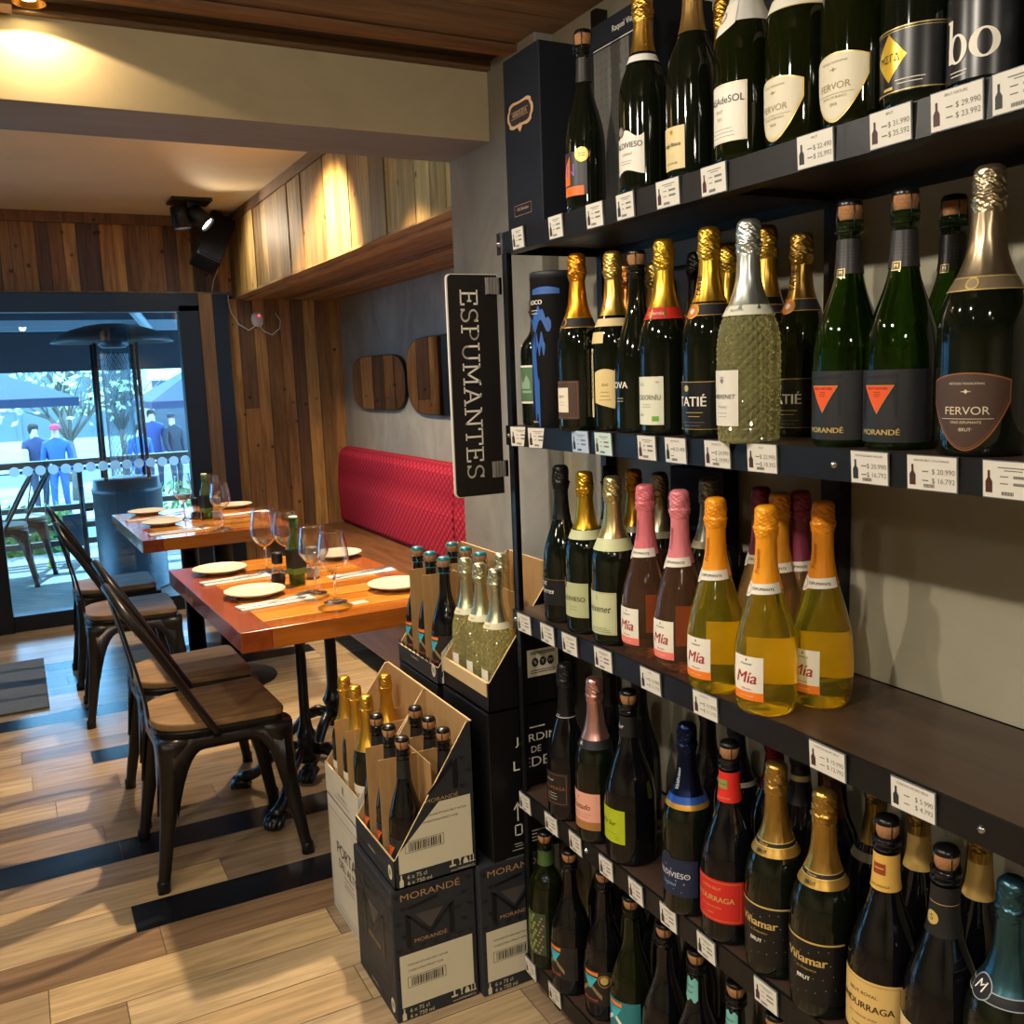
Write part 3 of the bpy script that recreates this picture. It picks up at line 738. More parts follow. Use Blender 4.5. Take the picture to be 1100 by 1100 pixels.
# ---------------------------------------------------------------- bottles
PROF = {
 'std':  [(0, .90), (.012, .97), (.03, 1), (.44, 1), (.50, .975), (.56, .88), (.62, .70), (.68, .52), (.74, .415), (.80, .36), (.88, .33), (1, .33)],
 'drop': [(0, .90), (.012, .97), (.03, 1), (.30, 1), (.38, .985), (.46, .905), (.54, .74), (.61, .56), (.67, .435), (.72, .375), (.78, .345), (.84, .33), (1, .32)],
 'wide': [(0, .88), (.012, .95), (.06, .98), (.30, 1), (.42, 1), (.50, .95), (.57, .80), (.635, .58), (.70, .43), (.76, .36), (.84, .33), (1, .32)],
 'mia':  [(0, .84), (.02, .92), (.08, .97), (.18, 1), (.28, .985), (.38, .90), (.47, .75), (.56, .575), (.65, .42), (.73, .335), (.82, .31), (1, .30)],
 'tall': [(0, .93), (.012, .98), (.03, 1), (.54, 1), (.6, .97), (.66, .82), (.71, .56), (.76, .42), (.82, .38), (1, .37)],
}
CACHE = {}
def prof(kind, R, h):
    k = ('p', kind, R, h)
    if k not in CACHE:
        CACHE[k] = pchip([(z * h, r * R) for z, r in PROF[kind]], 0)
    return CACHE[k]
GL_ = {
 'dark': DKG,
 'black': pm('black_bottle_glass', (.003, .003, .004), .06, 0, .55),
 'green': pm('green_bottle_glass', (.022, .07, .004), .02, 0, .5, .9, 1.4),
 'olive': pm('olive_bottle_glass', (.012, .017, .003), .03, 0, .5, .6, 1.4),
 'yellow': pm('yellow_wine_glass', (1.0, .84, .06), .0, 0, .5, .93, 1.33),
 'peach': pm('peach_wine_glass', (.84, .50, .20), .0, 0, .5, .92, 1.33),
 'rose': pm('rose_wine_glass', (.78, .42, .24), .0, 0, .5, .95, 1.33),
 'diamond': pm('pale_green_cut_glass', (.92, .90, .42), .03, 0, .6, .86, 1.33, .8),
}
def glass_mesh(kind, R, h, g, zend):
    k = ('g', kind, R, h, g, round(zend, 3))
    if k in CACHE: return CACHE[k]
    ev = prof(kind, R, h); mb = MB([GL_[g]])
    if g == 'diamond':
        zs = [0, .002, .004] + [.006 + i * (h * .60 - .006) / 108 for i in range(109)] + [h * (.61 + i * .03) for i in range(8)]
        n = 160; NU = 20
        def fn(r, z, a):
            if z < .006 or z > h * .6: return r
            u = a / (2 * PI) * NU; v = (z - .006) / (8 * (h * .6 - .006) / 108)
            d = max(abs(((u + v) % 1) - .5), abs(((u - v) % 1) - .5)) * 2
            return r - .0026 * d
        mb.lathe([(0, .004)] + [(ev(z), z) for z in zs if z < zend] + [(ev(zend), zend), (0, zend)], n, fn=lambda r, z, a: fn(r, z, a) if r > 1e-4 else 1e-5); mb.sm = [False] * len(mb.f)
    else:
        zs = [0, .0015, .004, .008] + [.012 + i * (zend - .012) / 34 for i in range(35)]
        body = [(0, .012), (R * .5, .008), (R * .78, 0)]
        body += [(ev(z), z) for z in zs]
        if zend > h * .9 - .001:                         # bare neck with lip ring
            rn = ev(h * .9)
            body += [(rn, h * .90)]
            body = [b for b in body if b[1] <= h * .855 or b[0] < 1e-6] + [(rn * 1.0, h * .858), (rn * 1.16, h * .862), (rn * 1.18, h * .875), (rn * 1.08, h * .88), (rn * 1.06, h * .89), (rn * 1.2, h * .893), (rn * 1.2, h * .91), (rn * .9, h * .914), (0, h * .914)]
        else:
            body += [(0, zend)]
        mb.lathe(body, 44)
    CACHE[k] = mb.mesh('bottle_glass'); return CACHE[k]
def foil_mat(c):
    return pm('foil_' + c.strip('#'), c, .30, .92, .5)
def cap_mesh(kind, R, h, c, z0, plain, hood=True):
    k = ('c', kind, R, h, c, round(z0, 3), plain)
    if k in CACHE: return CACHE[k]
    ev = prof(kind, R, h); m = foil_mat(c) if not plain else pm('cap_' + c.strip('#'), c, .35, .15, .5); mb = MB([m]); RN = random.Random(hash((kind, c)) & 255)
    rt = .0176
    P = [(z0, ev(z0) + .0007)]
    ph = [RN.uniform(0, 6.28) for _ in range(8)]
    zs = [z0 + (h * .84 - z0) * i / 16 for i in range(17)] + [h * .84 + h * .16 * (i + 1) / 34 for i in range(34)]
    def rad(z):
        q = z / h
        b = ev(z) + .0009
        if q < .845: return b
        if q < .885: return b + (rt - b) * ((q - .845) / .04) ** .8
        if q < .90: return rt * (1 + .035 * sin((q - .885) / .015 * PI))
        if q < .975: return rt * (.97 - .05 * (q - .90) / .075)
        return rt * .92 * (1 - ((q - .975) / .025) ** 2.5 * .30)
    def fn(r, z, a):
        if r < .002: return r
        q = z / h
        if q > .845:
            amp = .105 if q < .972 else .035
            w = sin(5 * a + ph[0] + z * 300) * sin(z * 520 + ph[1] + 2 * a) + .7 * sin(9 * a + ph[2] - z * 420) * sin(z * 760 + ph[3]) + .5 * sin(14 * a + ph[4] + z * 900)
            w2 = -.9 if abs(q - .905) < .006 else 0
            return r * (1 + amp * .55 * w + .03 * w2)
        return r * (1 + .010 * sin(8 * a + ph[5]) * sin(z * 160 + ph[6]) + .006 * sin(15 * a + ph[7]))
    pr = [(rad(z), z) for z in zs] + [(rt * .5, h * 1.002), (0, h * 1.003)]
    mb.lathe(pr, 60, fn=fn)
    CACHE[k] = mb.mesh('foil_capsule'); return CACHE[k]
def cork_mesh(R, h, topc):
    k = ('k', R, h, topc)
    if k in CACHE: return CACHE[k]
    mb = MB([CORK]); mb.lathe([(.0115, h * .912), (.0135, h * .925), (.0152, h * .945), (.0150, h * .975), (.012, h * .982), (0, h * .982)], 28)
    a = mb.mesh('cork')
    mb = MB([CAPBLK if not topc else pm('cap_' + topc.strip('#'), topc, .3, .4)])
    mb.lathe([(.0154, h * .968), (.0158, h * .98), (.0135, h * .992), (.006, h * .998), (0, h * .999)], 28)
    for i in range(4):
        an = PI / 4 + i * PI / 2
        mb.tube([(.0158 * cos(an), .0158 * sin(an), h * .978), (.0162 * cos(an), .0162 * sin(an), h * .94), (.0172 * cos(an), .0172 * sin(an), h * .905), (.0172 * cos(an), .0172 * sin(an), h * .87)], .0008, 5)
    mb.tube([(.0176 * cos(2*PI*i/24), .0176 * sin(2*PI*i/24), h * .868) for i in range(24)], .0008, 5, closed=True)
    CACHE[k] = (a, mb.mesh('wire_cage')); return CACHE[k]

class Wrap:
    """label mesh wrapped round a bottle; s runs round it (right positive as seen from outside), t is the height"""
    def __init__(s, ev): s.ev = ev; s.mb = MB()
    def fn(s, s0, z0, off):
        def f(a, t):
            r = s.ev(max(.0, z0 + t)) + off; an = (s0 + a) / max(s.ev(z0), .008)
            return (-r * cos(an), -r * sin(an), z0 + t)
        return f
    def shape(s, s0, z0, w, lo, hi, m, off=.0006, n=None, rows=4):
        n = n or max(6, int(w / .004)); f = s.fn(s0, z0, off); vs = []; fs = []
        L = lo if callable(lo) else (lambda q: lo); H = hi if callable(hi) else (lambda q: hi)
        for i in range(n + 1):
            q = -1 + 2 * i / n; a = q * w / 2
            for j in range(rows + 1): vs.append(f(a, L(q) + (H(q) - L(q)) * j / rows))
        for i in range(n):
            for j in range(rows):
                o = i * (rows + 1) + j; fs.append((o, o + rows + 1, o + rows + 2, o + 1))
        s.mb.add(vs, fs, m, True)
    def rect(s, s0, z0, w, h, m, off=.0006): s.shape(s0, z0, w, -h / 2, h / 2, m, off)
    def text(s, tx, size, s0, z0, m, off=.0011, **k): text(s.mb, tx, size, s.fn(s0, z0, off), m, **k)
    def lines(s, s0, z0, w, n, gap, m, hh=.0009, off=.001):
        R = random.Random(int(z0 * 1e4) + n)
        for i in range(n):
            q = w * R.uniform(.6, 1); s.rect(s0, z0 - i * gap, q, hh, m, off)
    def frame(s, s0, z0, w, h, th, m, off=.0009):
        s.rect(s0, z0 + h/2, w, th, m, off); s.rect(s0, z0 - h/2, w, th, m, off); s.rect(s0 - w/2, z0, th, h, m, off); s.rect(s0 + w/2, z0, th, h, m, off)
    def tri(s, s0, z0, w, h, m, off=.0009):
        s.shape(s0, z0, w, lambda q: h / 2 - h * (1 - abs(q)), h / 2, m, off, n=12)
    def diamond(s, s0, z0, w, h, m, off=.0009): s.shape(s0, z0, w, lambda q: -h/2*(1-abs(q)), lambda q: h/2*(1-abs(q)), m, off, n=12)
    def bo(s, z0):
        f = s.fn(0, z0, .0012); n = 36
        def ring(cx, rx, ry, ix, iy):
            vs = []
            for i in range(n): a = 2 * PI * i / n; vs += [f(cx + rx * cos(a), ry * sin(a)), f(cx + ix * cos(a) + .0006, iy * sin(a))]
            s.mb.add(vs, [(2*i, (2*i+2) % (2*n), (2*i+3) % (2*n), 2*i+1) for i in range(n)], OFFW)
        ring(-.014, .0125, .0150, .0058, .0128); ring(.0155, .0150, .0150, .0072, .0128)
        s.mb.add([f(-.0268, -.013), f(-.0205, -.013), f(-.0205, .031), f(-.0300, .0315), f(-.0300, .0295), f(-.0268, .0285)], [tuple(range(6))], OFFW)
    def disc(s, s0, z0, r, m, off=.0012): s.shape(s0, z0, 2*r, lambda q: -r*math.sqrt(max(0, 1-q*q)), lambda q: r*math.sqrt(max(0, 1-q*q)), m, off, n=18, rows=2)

def P_(c, rough=.5, metal=0.): return pm('ink_' + c.strip('#') + ('m' if metal else ''), c, rough, metal)
CRM = P_('#d6cdb2'); WHT = P_('#dcd7ca'); CHAR = P_('#26272a', .45); GLD = P_('#c9983f', .35, .6); COP = P_('#b5714a', .35, .6); LGLD = P_('#d9bb6d', .4, .4); OFFW = P_('#e6e0d0')
def lab_morande(W, R, h, tri='#e8561f', band=CHAR, acc=None, logo='MORANDÉ'):
    W.rect(0, .054, R * 2.5, .088, band)
    W.shape(-.012, .062, .05, lambda q: -.022 if abs(q) > .8 else .016 - .03 * (1 - abs(q)), lambda q: .022 if abs(q) > .8 else .022 - .03 * (1 - abs(q)), P_('#1a1a1d'), .0009, n=20)
    W.shape(-.008, .090, .044, -.0025, lambda q: .002 + .002 * q, P_('#17171a') if not acc else P_(acc), .0009)
    W.tri(-.012, .062, .043, .035, LGLD, .0010); W.tri(-.012, .0624, .041, .0335, P_(tri), .0013)
    W.text('BRUT NATURE', .0042, -.012, .0755, INK, .0016); W.lines(-.012, .071, .012, 3, .0026, INK, .0006, .0016)
    W.text(logo, .0095, -.010, .022, LGLD, .0012, bold=.02, wx=1.15)
def lab_rect(W, s0, z0, w, h, bg, tx, col, size, sub=(), frame=None, shear=0.):
    W.rect(s0, z0, w, h, bg)
    if frame: W.frame(s0, z0, w - .006, h - .006, .0007, frame)
    W.text(tx, size, s0, z0 + h * .08, col, bold=.015, shear=shear)
    for i, (sx, sz, dz) in enumerate(sub): W.text(sx, sz, s0, z0 + dz, col)
def lab_mia(W, R, h, band):
    s0 = -.004
    W.rect(s0, .056, .052, .066, OFFW); W.rect(s0, .0295, .052, .013, P_(band), .0009)
    W.text('Mía', .025, s0, .057, P_('#a3262b'), shear=.22, bold=.012); W.text('Freixenet', .0048, s0, .078, INK, shear=.25); W.rect(s0, .084, .002, .003, INK, .001)
    W.text('Moscato', .0048, s0, .0405, P_('#a3262b'), shear=.25); W.text('FRUITY & SWEET', .003, s0, .0295, OFFW, .0013)
    # back label
    e = W.ev(.064) * PI
    W.rect(e, .062, .078, .066, P_('#f2cc1c' if band == '#ef7d1f' else '#dd9a58'))
def lab_shield(W, s0, z0, w, hh, bg, rim, ink, tx='FERVOR', size=.0125, full=True):
    lo = lambda q: -hh * .5 + hh * .62 * abs(q) ** 1.9; hi = lambda q: hh * .5 - hh * .10 * q * q
    W.shape(s0, z0, w, lo, hi, rim, .0006, n=26)
    W.shape(s0, z0, w * .955, lambda q: lo(q) + .0016, lambda q: hi(q) - .0014, bg, .0009, n=26)
    W.shape(s0, z0, w * .91, lambda q: lo(q) + .0030, lambda q: lo(q) + .0036, rim, .0011, n=26)
    W.text(tx, size, s0, z0 + .001, ink, .0013, wx=1.08); W.rect(s0, z0 - .0075, w * .62, .0006, ink, .0013)
    W.text('VINO ESPUMANTE' if full else 'BLANC DE BLANCS', .004, s0, z0 - .0115, ink, .0013); W.text('·BRUT·' if full else '2018', .0052, s0, z0 - .0195, ink, .0013)
    W.text('MÉTODO TRADICIONAL', .0034, s0, z0 + hh * .36, ink, .0013); W.rect(s0, z0 + hh * .26, .010, .0008, ink, .0013); W.diamond(s0, z0 + hh * .26, .005, .005, ink, .0013)
def neck_rect(W, h, z0, z1, m, edge=None, off=.0012):
    R = W.ev((z0 + z1) / 2 * h); zc = (z0 + z1) / 2 * h; hh = (z1 - z0) * h
    W.shape(0, zc, 2 * PI * R, -hh / 2, hh / 2, m, off, n=40)
    if edge:
        for zz in (-hh / 2, hh / 2): W.shape(0, zc, 2 * PI * R, zz - .0006, zz + .0006, edge, off + .0003, n=40, rows=1)

def bottle(label, kind, R, h, loc, ang, glass='dark', cap=None, plain=False, cap0=.66, cork=None, neck=None, front=None, group=None, name='sparkling_wine_bottle', tilt=0.):
    """cap: foil colour or None (then a bare cork); neck/front: functions(W) that draw labels"""
    t = thing(name, label, 'bottle', loc, math.radians(ang), group)
    if tilt: t.rotation_euler = (0, math.radians(tilt), math.radians(ang))
    ev = prof(kind, R, h)
    if cap:
        ob('bottle_glass', glass_mesh(kind, R, h, glass, h * .86 if glass != 'diamond' else h * .80), t)
        ob('foil_capsule', cap_mesh(kind, R, h, cap, h * cap0, plain), t)
    else:
        ob('bottle_glass', glass_mesh(kind, R, h, glass, h * .914), t)
        a, b = cork_mesh(R, h, cork if isinstance(cork, str) else '')
        ob('cork', a, t); ob('wire_cage', b, t)
    for nm, f in (('neck_label', neck), ('front_label', front)):
        if f:
            W = Wrap(ev); f(W); W.mb.build(nm, t)
    return t
Z1, Z2, Z3, Z4, Z5 = 1.7, 1.308, .910, .496, .097
G = ['sparkling wines on the top shelf', 'sparkling wines on the second shelf', 'sparkling wines on the middle shelf', 'sparkling wines on the fourth shelf', 'sparkling wines on the lowest shelf']

# --- neck label designs
def n_band(c, z0=.60, z1=.66, edge=None, tx=None, txc=None, size=.005):
    def f(W):
        h = W.h if hasattr(W, 'h') else .31
        neck_rect(W, .31, z0, z1, P_(c), edge)
        if tx: W.text(tx, size, 0, (z0 + z1) / 2 * .31, txc or INK, .0019)
    return f
def n_morande(W):
    neck_rect(W, .31, .71, .85, P_('#2c2a2b', .4)); 
    for i in range(7):
        for j in range(5): W.diamond(-.012 + i * .004, (.755 + j * .013) * .31, .0022, .0026, P_('#4a4747'), .0015)
    W.rect(-.002, .715 * .31, .0105, .0105, LGLD, .0016); W.rect(-.002, .715 * .31, .0088, .0088, P_('#2c2a2b', .4), .0018); W.text('M', .007, -.002, .715 * .31, LGLD, .0020)
def n_mia(band):
    def f(W):
        z = .605 * .306
        W.shape(.004, z, .062, lambda q: -.0075 + .002 * q, lambda q: .0075 + .002 * q, OFFW, .0013, n=30)
        W.disc(-.018, z - .002, .0115, OFFW, .0014); W.disc(-.018, z - .002, .0085, P_('#c9b98e'), .0016); W.disc(-.018, z - .002, .0065, OFFW, .0018); W.text('ESPUMANTE', .0058, .008, z, INK, .0017, bold=.02)
        W.text('Freixenet', .0095, -.003, .735 * .306, P_('#7a2a12'), .0018, rot=PI / 2, shear=.25)
    return f

# ---- top shelf ----
bottle('slim dark bottle with bare cork and orange-topped label, beside the tall navy gift box', 'drop', .036, .315, (.962, 1.515, Z1), 5, cap=None,
       neck=lambda W: neck_rect(W, .315, .71, .84, P_('#2d2a28', .4)),
       front=lambda W: (W.rect(0, .065, .07, .075, CHAR), W.rect(-.003, .035, .064, .016, P_('#ef6a1f'), .0009), W.shape(-.014, .068, .03, -.022, lambda q: -.012 + .02 * (q + 1), P_('#ef6a1f'), .0009), W.text('N', .03, .002, .07, P_('#7d5fae'), .0012), W.disc(.026, .096, .0125, GLD), W.disc(.026, .096, .0105, LGLD, .0015), W.rect(.026, .098, .012, .0012, INK, .0018), W.rect(.026, .094, .012, .0012, INK, .0018)), group=G[0])
def f_vald(bg, ink, seal=None):
    def f(W):
        W.shape(0, .066, .066, lambda q: -.034 + (.004 * math.cos(q * 3)), lambda q: .026 + .006 * math.cos(q * 4.5), bg, .0006, n=24)
        W.text('VALDIVIESO', .0125, 0, .074, ink, wx=.9, bold=.01); W.text('Limited', .007, .002, .061, P_('#b77a5a'), shear=.3); W.lines(0, .05, .03, 2, .004, ink, .0006)
        W.disc(-.012, .097, .0085, P_('#5a5148') if not seal else P_(seal), .001); W.disc(-.012, .097, .0062, P_('#8d8478'), .0013)
    return f
bottle('gold-foiled bottle with white neck ring and wavy white label', 'std', .041, .318, (.962, 1.335, Z1), 8, cap='#c99a45', cap0=.69, neck=n_band('#dcd9d2', .655, .695, INK), front=f_vald(WHT, INK), group=G[0])
bottle('dark bottle with pale gold foil and square cream label, right of the wavy white label', 'wide', .042, .322, (.966, 1.213, Z1), 6, cap='#c8a160', cap0=.66, front=lambda W: (lab_rect(W, -.004, .045, .048, .062, P_('#d9c690'), 'Luigi Bosca', INK, .0078, (('BRUT NATURE', .0035, -.022),), None, .3), W.disc(-.004, .068, .003, GLD)), group=G[0])
bottle('dark bottle with white shoulder collar and broad white label', 'std', .044, .32, (.966, 1.095, Z1), 0, 'olive', cap='#d7d5cf', plain=True, cap0=.58, neck=lambda W: (W.shape(-.01, .195, .05, lambda q: -.012 - .012 * (1 - q * q), .02, OFFW, .0016, n=20), W.disc(-.008, .196, .0075, GLD, .0020), W.disc(-.008, .196, .0055, OFFW, .0023)),
       front=lambda W: (W.rect(.0, .066, .078, .078, OFFW), W.frame(0, .066, .074, .074, .0006, LGLD), W.text('CASAdeSOL', .0135, .0, .083, INK), W.text('BRUT', .006, -.004, .069, P_('#b59a6a')), W.text('2021', .006, -.004, .059, P_('#b59a6a')), W.lines(0, .045, .05, 3, .005, INK2, .0006)), group=G[0])
def fervw(label, y, ang):
    bottle(label, 'wide', .047, .325, (.97, y, Z1), ang, 'olive', cap='#cbb36f', cap0=.60, neck=n_band('#dcd7c8', .545, .60, LGLD, None), front=lambda W: lab_shield(W, -.004, .047, .086, .080, CRM, LGLD, P_('#8d7a4c'), size=.0115, full=False), group=G[0])
fervw('left one of two top-shelf bottles with cream shield label and white collar', .992, 2)
fervw('wide dark bottle with cream shield label, nearest the black yellow-diamond label', .893, 8)
bottle('dark bottle with black label and yellow diamond on the top shelf', 'wide', .045, .32, (.968, .80, Z1), 8, cap='#3d352a', cap0=.62,
       front=lambda W: (W.rect(0, .052, .115, .070, P_('#141416', .35)), W.rect(0, .086, .115, .0009, LGLD, .0009), W.rect(0, .083, .115, .0005, LGLD, .0009), W.rect(0, .0185, .115, .0009, LGLD, .0009), W.diamond(-.014, .056, .046, .052, P_('#d9b43a', .3, .4)), W.text('MΣΓΔ', .0115, -.014, .055, INK, .0013, wx=.95), W.lines(.012, .030, .034, 2, .004, OFFW, .0009), W.rect(-.015, .023, .014, .003, LGLD, .001)), group=G[0])
bottle('dark bottle whose black label shows the big pale letters bo', 'tall', .042, .31, (.968, .713, Z1), 8, 'black', cap='#1a1a1c', plain=True, front=lambda W: (W.rect(0, .053, .11, .09, P_('#1d1e20', .3)), W.bo(.041), W.lines(-.012, .018, .028, 2, .004, OFFW, .0009)), group=G[0], name='wine_bottle')
bottle('bottle with a blue label at the right edge of the top shelf', 'tall', .042, .31, (.966, .62, Z1), 0, 'black', cap='#22304e', plain=True, front=lambda W: (W.rect(0, .08, .1, .085, P_('#27365f', .4)), W.rect(0, .06, .1, .02, P_('#c7cbd8'), .001)), group=G[0], name='wine_bottle')
bottle('small dark bottle standing behind the wavy white label on the top shelf', 'drop', .038, .20, (1.08, 1.50, Z1), 0, cap='#2a2a2a', plain=True, group=G[0])
bottle('gold-foiled bottle behind the square cream label on the top shelf', 'std', .042, .305, (1.09, 1.288, Z1), 0, cap='#c2913b', group=G[0])
# gift boxes on the top shelf
NAVY = grainy('navy_gift_box', '#12161f', .1, (1, 1, 1), 30, .6, .03)
t = thing('gift_box', 'tall navy gift box with an ornate emblem at the far end of the top shelf', 'box', (0, 0, 0), 0)
mb = MB([NAVY]); mb.box((.968, 1.685, Z1), (1.118, 1.835, 2.052)); mb.build('carton', t, bevel=.002)
EMB = P_('#c9a27a', .5); mb = MB([EMB]); f = plane_map((.967, 1.765, 1.935), (0, -1, 0), (0, 0, 1))
def rosette(f, a, b, m, wob, n=48):
    mb.add([f(a * (1 + wob * cos(8 * 2*PI*i/n)) * math.copysign(abs(cos(2*PI*i/n))**.6, cos(2*PI*i/n)), b * (1 + wob * cos(6 * 2*PI*i/n)) * math.copysign(abs(sin(2*PI*i/n))**.6, sin(2*PI*i/n))) for i in range(n)], [tuple(range(n))], m)
rosette(f, .052, .026, EMB, .06)
f2 = plane_map((.9664, 1.765, 1.935), (0, -1, 0), (0, 0, 1)); rosette(f2, .044, .020, P_('#2a2221'), .04)
f3 = plane_map((.9658, 1.765, 1.935), (0, -1, 0), (0, 0, 1)); fquad(mb, f3, -.036, .006, .036, .0068, EMB); fquad(mb, f3, -.036, -.0068, .036, -.006, EMB); text(mb, 'ARBOLEDA', .012, f3, EMB); text(mb, '◆', .02, plane_map((.9658, 1.765, 1.907), (0, -1, 0), (0, 0, 1)), EMB)
mb.build('printed_emblem', t); mb = MB([EMB]); f4 = plane_map((.9664, 1.765, 1.748), (0, -1, 0), (0, 0, 1))
for a in ((-.036, .010, .036, .0106), (-.036, -.0106, .036, -.010), (-.036, -.0106, -.0354, .0106), (.0354, -.0106, .036, .0106)): fquad(mb, f4, *a, EMB)
text(mb, 'Gift Selection', .009, plane_map((.9662, 1.765, 1.750), (0, -1, 0), (0, 0, 1)), EMB, shear=.3)
mb.build('printed_caption', t)
t = thing('gift_box', 'dark gift box with a dotted grey side panel on the top shelf', 'box', (0, 0, 0), 0)
mb = MB([NAVY]); mb.box((1.03, 1.40, Z1), (1.16, 1.60, 2.05)); mb.build('carton', t, bevel=.002)
DOTP = pm('dotted_panel', '#5d5b55', .6); mb = MB([DOTP, P_('#4b4a45'), OFFW]); f = plane_map((1.0292, 1.50, 1.70), (0, -1, 0), (0, 0, 1))
fquad(mb, f, -.085, .02, .03, .30, 0)
for i in range(7):
    for j in range(18): fquad(mb, plane_map((1.0288, 1.50, 1.70), (0, -1, 0), (0, 0, 1)), -.078 + i * .016, .028 + j * .0155, -.074 + i * .016, .032 + j * .0155, 1)
text(mb, 'Raquel Vidal', .015, plane_map((1.0288, 1.485, 2.025), (0, -1, 0), (0, 0, 1)), 2); fquad(mb, plane_map((1.0288, 1.50, 1.70), (0, -1, 0), (0, 0, 1)), -.088, .303, .085, .3045, 2)
mb.build('printed_panel', t)
for lb, a, b, tx in (('cream carton with dark lettering behind the white-collared shield bottle', (1.06, .93, Z1), (1.15, 1.01, 2.03), 'QUITA'), ('narrow cream carton between the white-collared bottles on the top shelf', (1.075, 1.06, Z1), (1.15, 1.12, 2.03), 'URI')):
    t = thing('wine_carton', lb, 'box'); mb = MB([P_('#b9b09a')]); mb.box(a, b); mb.build('carton', t, bevel=.002)
    mb = MB([INK]); y = (a[1] + b[1]) / 2
    if tx == 'QUITA': text(mb, tx, .017, plane_map((a[0] - .0006, y, 1.985), (0, -1, 0), (0, 0, 1)), INK)
    else: text(mb, tx, .02, plane_map((a[0] - .0006, y, 1.93), (0, 0, 1), (0, 1, 0)), INK)
    mb.build('lettering', t)
t = thing('wine_carton', 'plain dark carton standing behind the square cream label on the top shelf', 'box'); mb = MB([NAVY]); mb.box((1.135, 1.19, Z1), (1.18, 1.36, 2.03)); mb.build('carton', t, bevel=.002)

# ---- second shelf ----
bottle('small dark bottle with a green picture label, squeezed beside the blue canister', 'tall', .038, .262, (.985, 1.752, Z2), 12, cap='#8a5d3d', cap0=.78, front=lambda W: (W.rect(0, .085, .056, .078, OFFW), W.rect(0, .085, .050, .070, P_('#4f6f4f'), .0009), W.shape(-.002, .088, .028, -.012, lambda q: .008 + .008 * math.sin(q * 4), P_('#87a184'), .0012), W.rect(0, .07, .03, .005, P_('#87a184'), .0012)), group=G[1], name='wine_bottle')
t = thing('gift_canister', 'dark round gift canister with a blue pattern on the second shelf', 'canister', (.965, 1.652, Z2), 0)
CAN = pm('canister_paper', '#23262c', .5); mb = MB([CAN]); mb.lathe([(0, 0), (.045, 0), (.045, .288), (.0455, .288), (.0455, .300), (.044, .302), (0, .302)], 44); mb.build('canister_body', t)
W = Wrap(lambda z: .045); BLU = P_('#2f5aa0')
W.shape(-.012, .15, .05, lambda q: -.10 + .05 * math.sin(q * 5 + 1) + .03 * math.sin(q * 11), lambda q: -.02 + .05 * math.sin(q * 4) + .02 * math.sin(q * 13), BLU, .0006, n=40)
W.shape(.012, .21, .06, lambda q: -.012 + .012 * math.sin(q * 6), lambda q: .012 + .012 * math.sin(q * 4 + 1) + .004 * math.sin(q * 17), BLU, .0007, n=30)
W.shape(.018, .17, .022, lambda q: -.02 + .01 * math.sin(q * 7), lambda q: .006 + .012 * math.sin(q * 5), BLU, .0008, n=20)
W.shape(.03, .262, .06, lambda q: -.004, lambda q: .010 * math.cos(q), BLU, .0007, n=20)
W.text('LOCO', .012, .008, .243, OFFW, .0011, bold=.03); W.lines(.004, .228, .03, 2, .006, OFFW, .0009); W.text('VINO DE MACETAS', .0045, -.012, .012, OFFW); W.disc(-.025, .262, .004, P_('#d98a3a')); W.mb.build('printed_wrap', t)
t = thing('wine_carton', 'black carton behind the gold-foiled bottles on the second shelf', 'box'); mb = MB([NAVY]); mb.box((1.10, 1.30, Z2), (1.18, 1.62, 1.60)); mb.build('carton', t, bevel=.002)
def cap2(l, kind, R, h, xy, ang, cap, front, neck=None, glass='dark', g=1, **k):
    return bottle(l, kind, R, h, (*xy, (Z1, Z2, Z3, Z4, Z5)[g]), ang, glass, cap, front=front, neck=neck, group=G[g], **k)
cap2('dark bottle with orange-gold foil, just right of the blue canister', 'std', .040, .321, (.942, 1.523, ), 10, '#d98f2a', lambda W: (W.rect(0, .057, .064, .07, P_('#4a3429')), W.rect(-.006, .057, .034, .045, P_('#e0d2bc'), .0009), W.text('BRUT', .006, -.006, .063, INK), W.lines(-.006, .053, .02, 2, .005, INK2, .0006), W.frame(0, .057, .058, .064, .0006, COP)), lambda W: (neck_rect(W, .321, .585, .64, INK, GLD), W.disc(-.006, .612 * .321, .008, GLD, .0018), W.disc(-.006, .612 * .321, .006, INK, .0021)), cap0=.63)
def f_ricc(W):
    W.shape(.018, .075, .046, lambda q: -.03 - .006 * q, lambda q: .03 + .006 * (1 - q * q), P_('#dfc78c'), .0006); W.rect(-.017, .10, .013, .15, P_('#e2cf9a'), .0008)
    W.text('RICCADONNA', .0125, -.017, .10, INK, .0012, rot=-PI / 2, bold=.02); W.text('Asti', .008, .018, .083, P_('#8a6a2f')); W.lines(.018, .07, .026, 3, .007, P_('#8a6a2f'), .0008); W.rect(-.001, .1665, .032, .02, P_('#dfc78c'), .0007)
cap2('bottle with studded gold foil and a cream strip lettered downwards', 'std', .041, .318, (.978, 1.46), 5, '#cfae5c', f_ricc, n_band('#dcc68f', .60, .645), cap0=.645)
cap2('dark bare-corked bottle between two gold-foiled bottles on the second shelf', 'drop', .041, .312, (.972, 1.378), 5, None, lambda W: (W.text('NOVA', .016, -.006, .082, OFFW, bold=.02), W.lines(0, .06, .02, 2, .005, OFFW, .0006)))
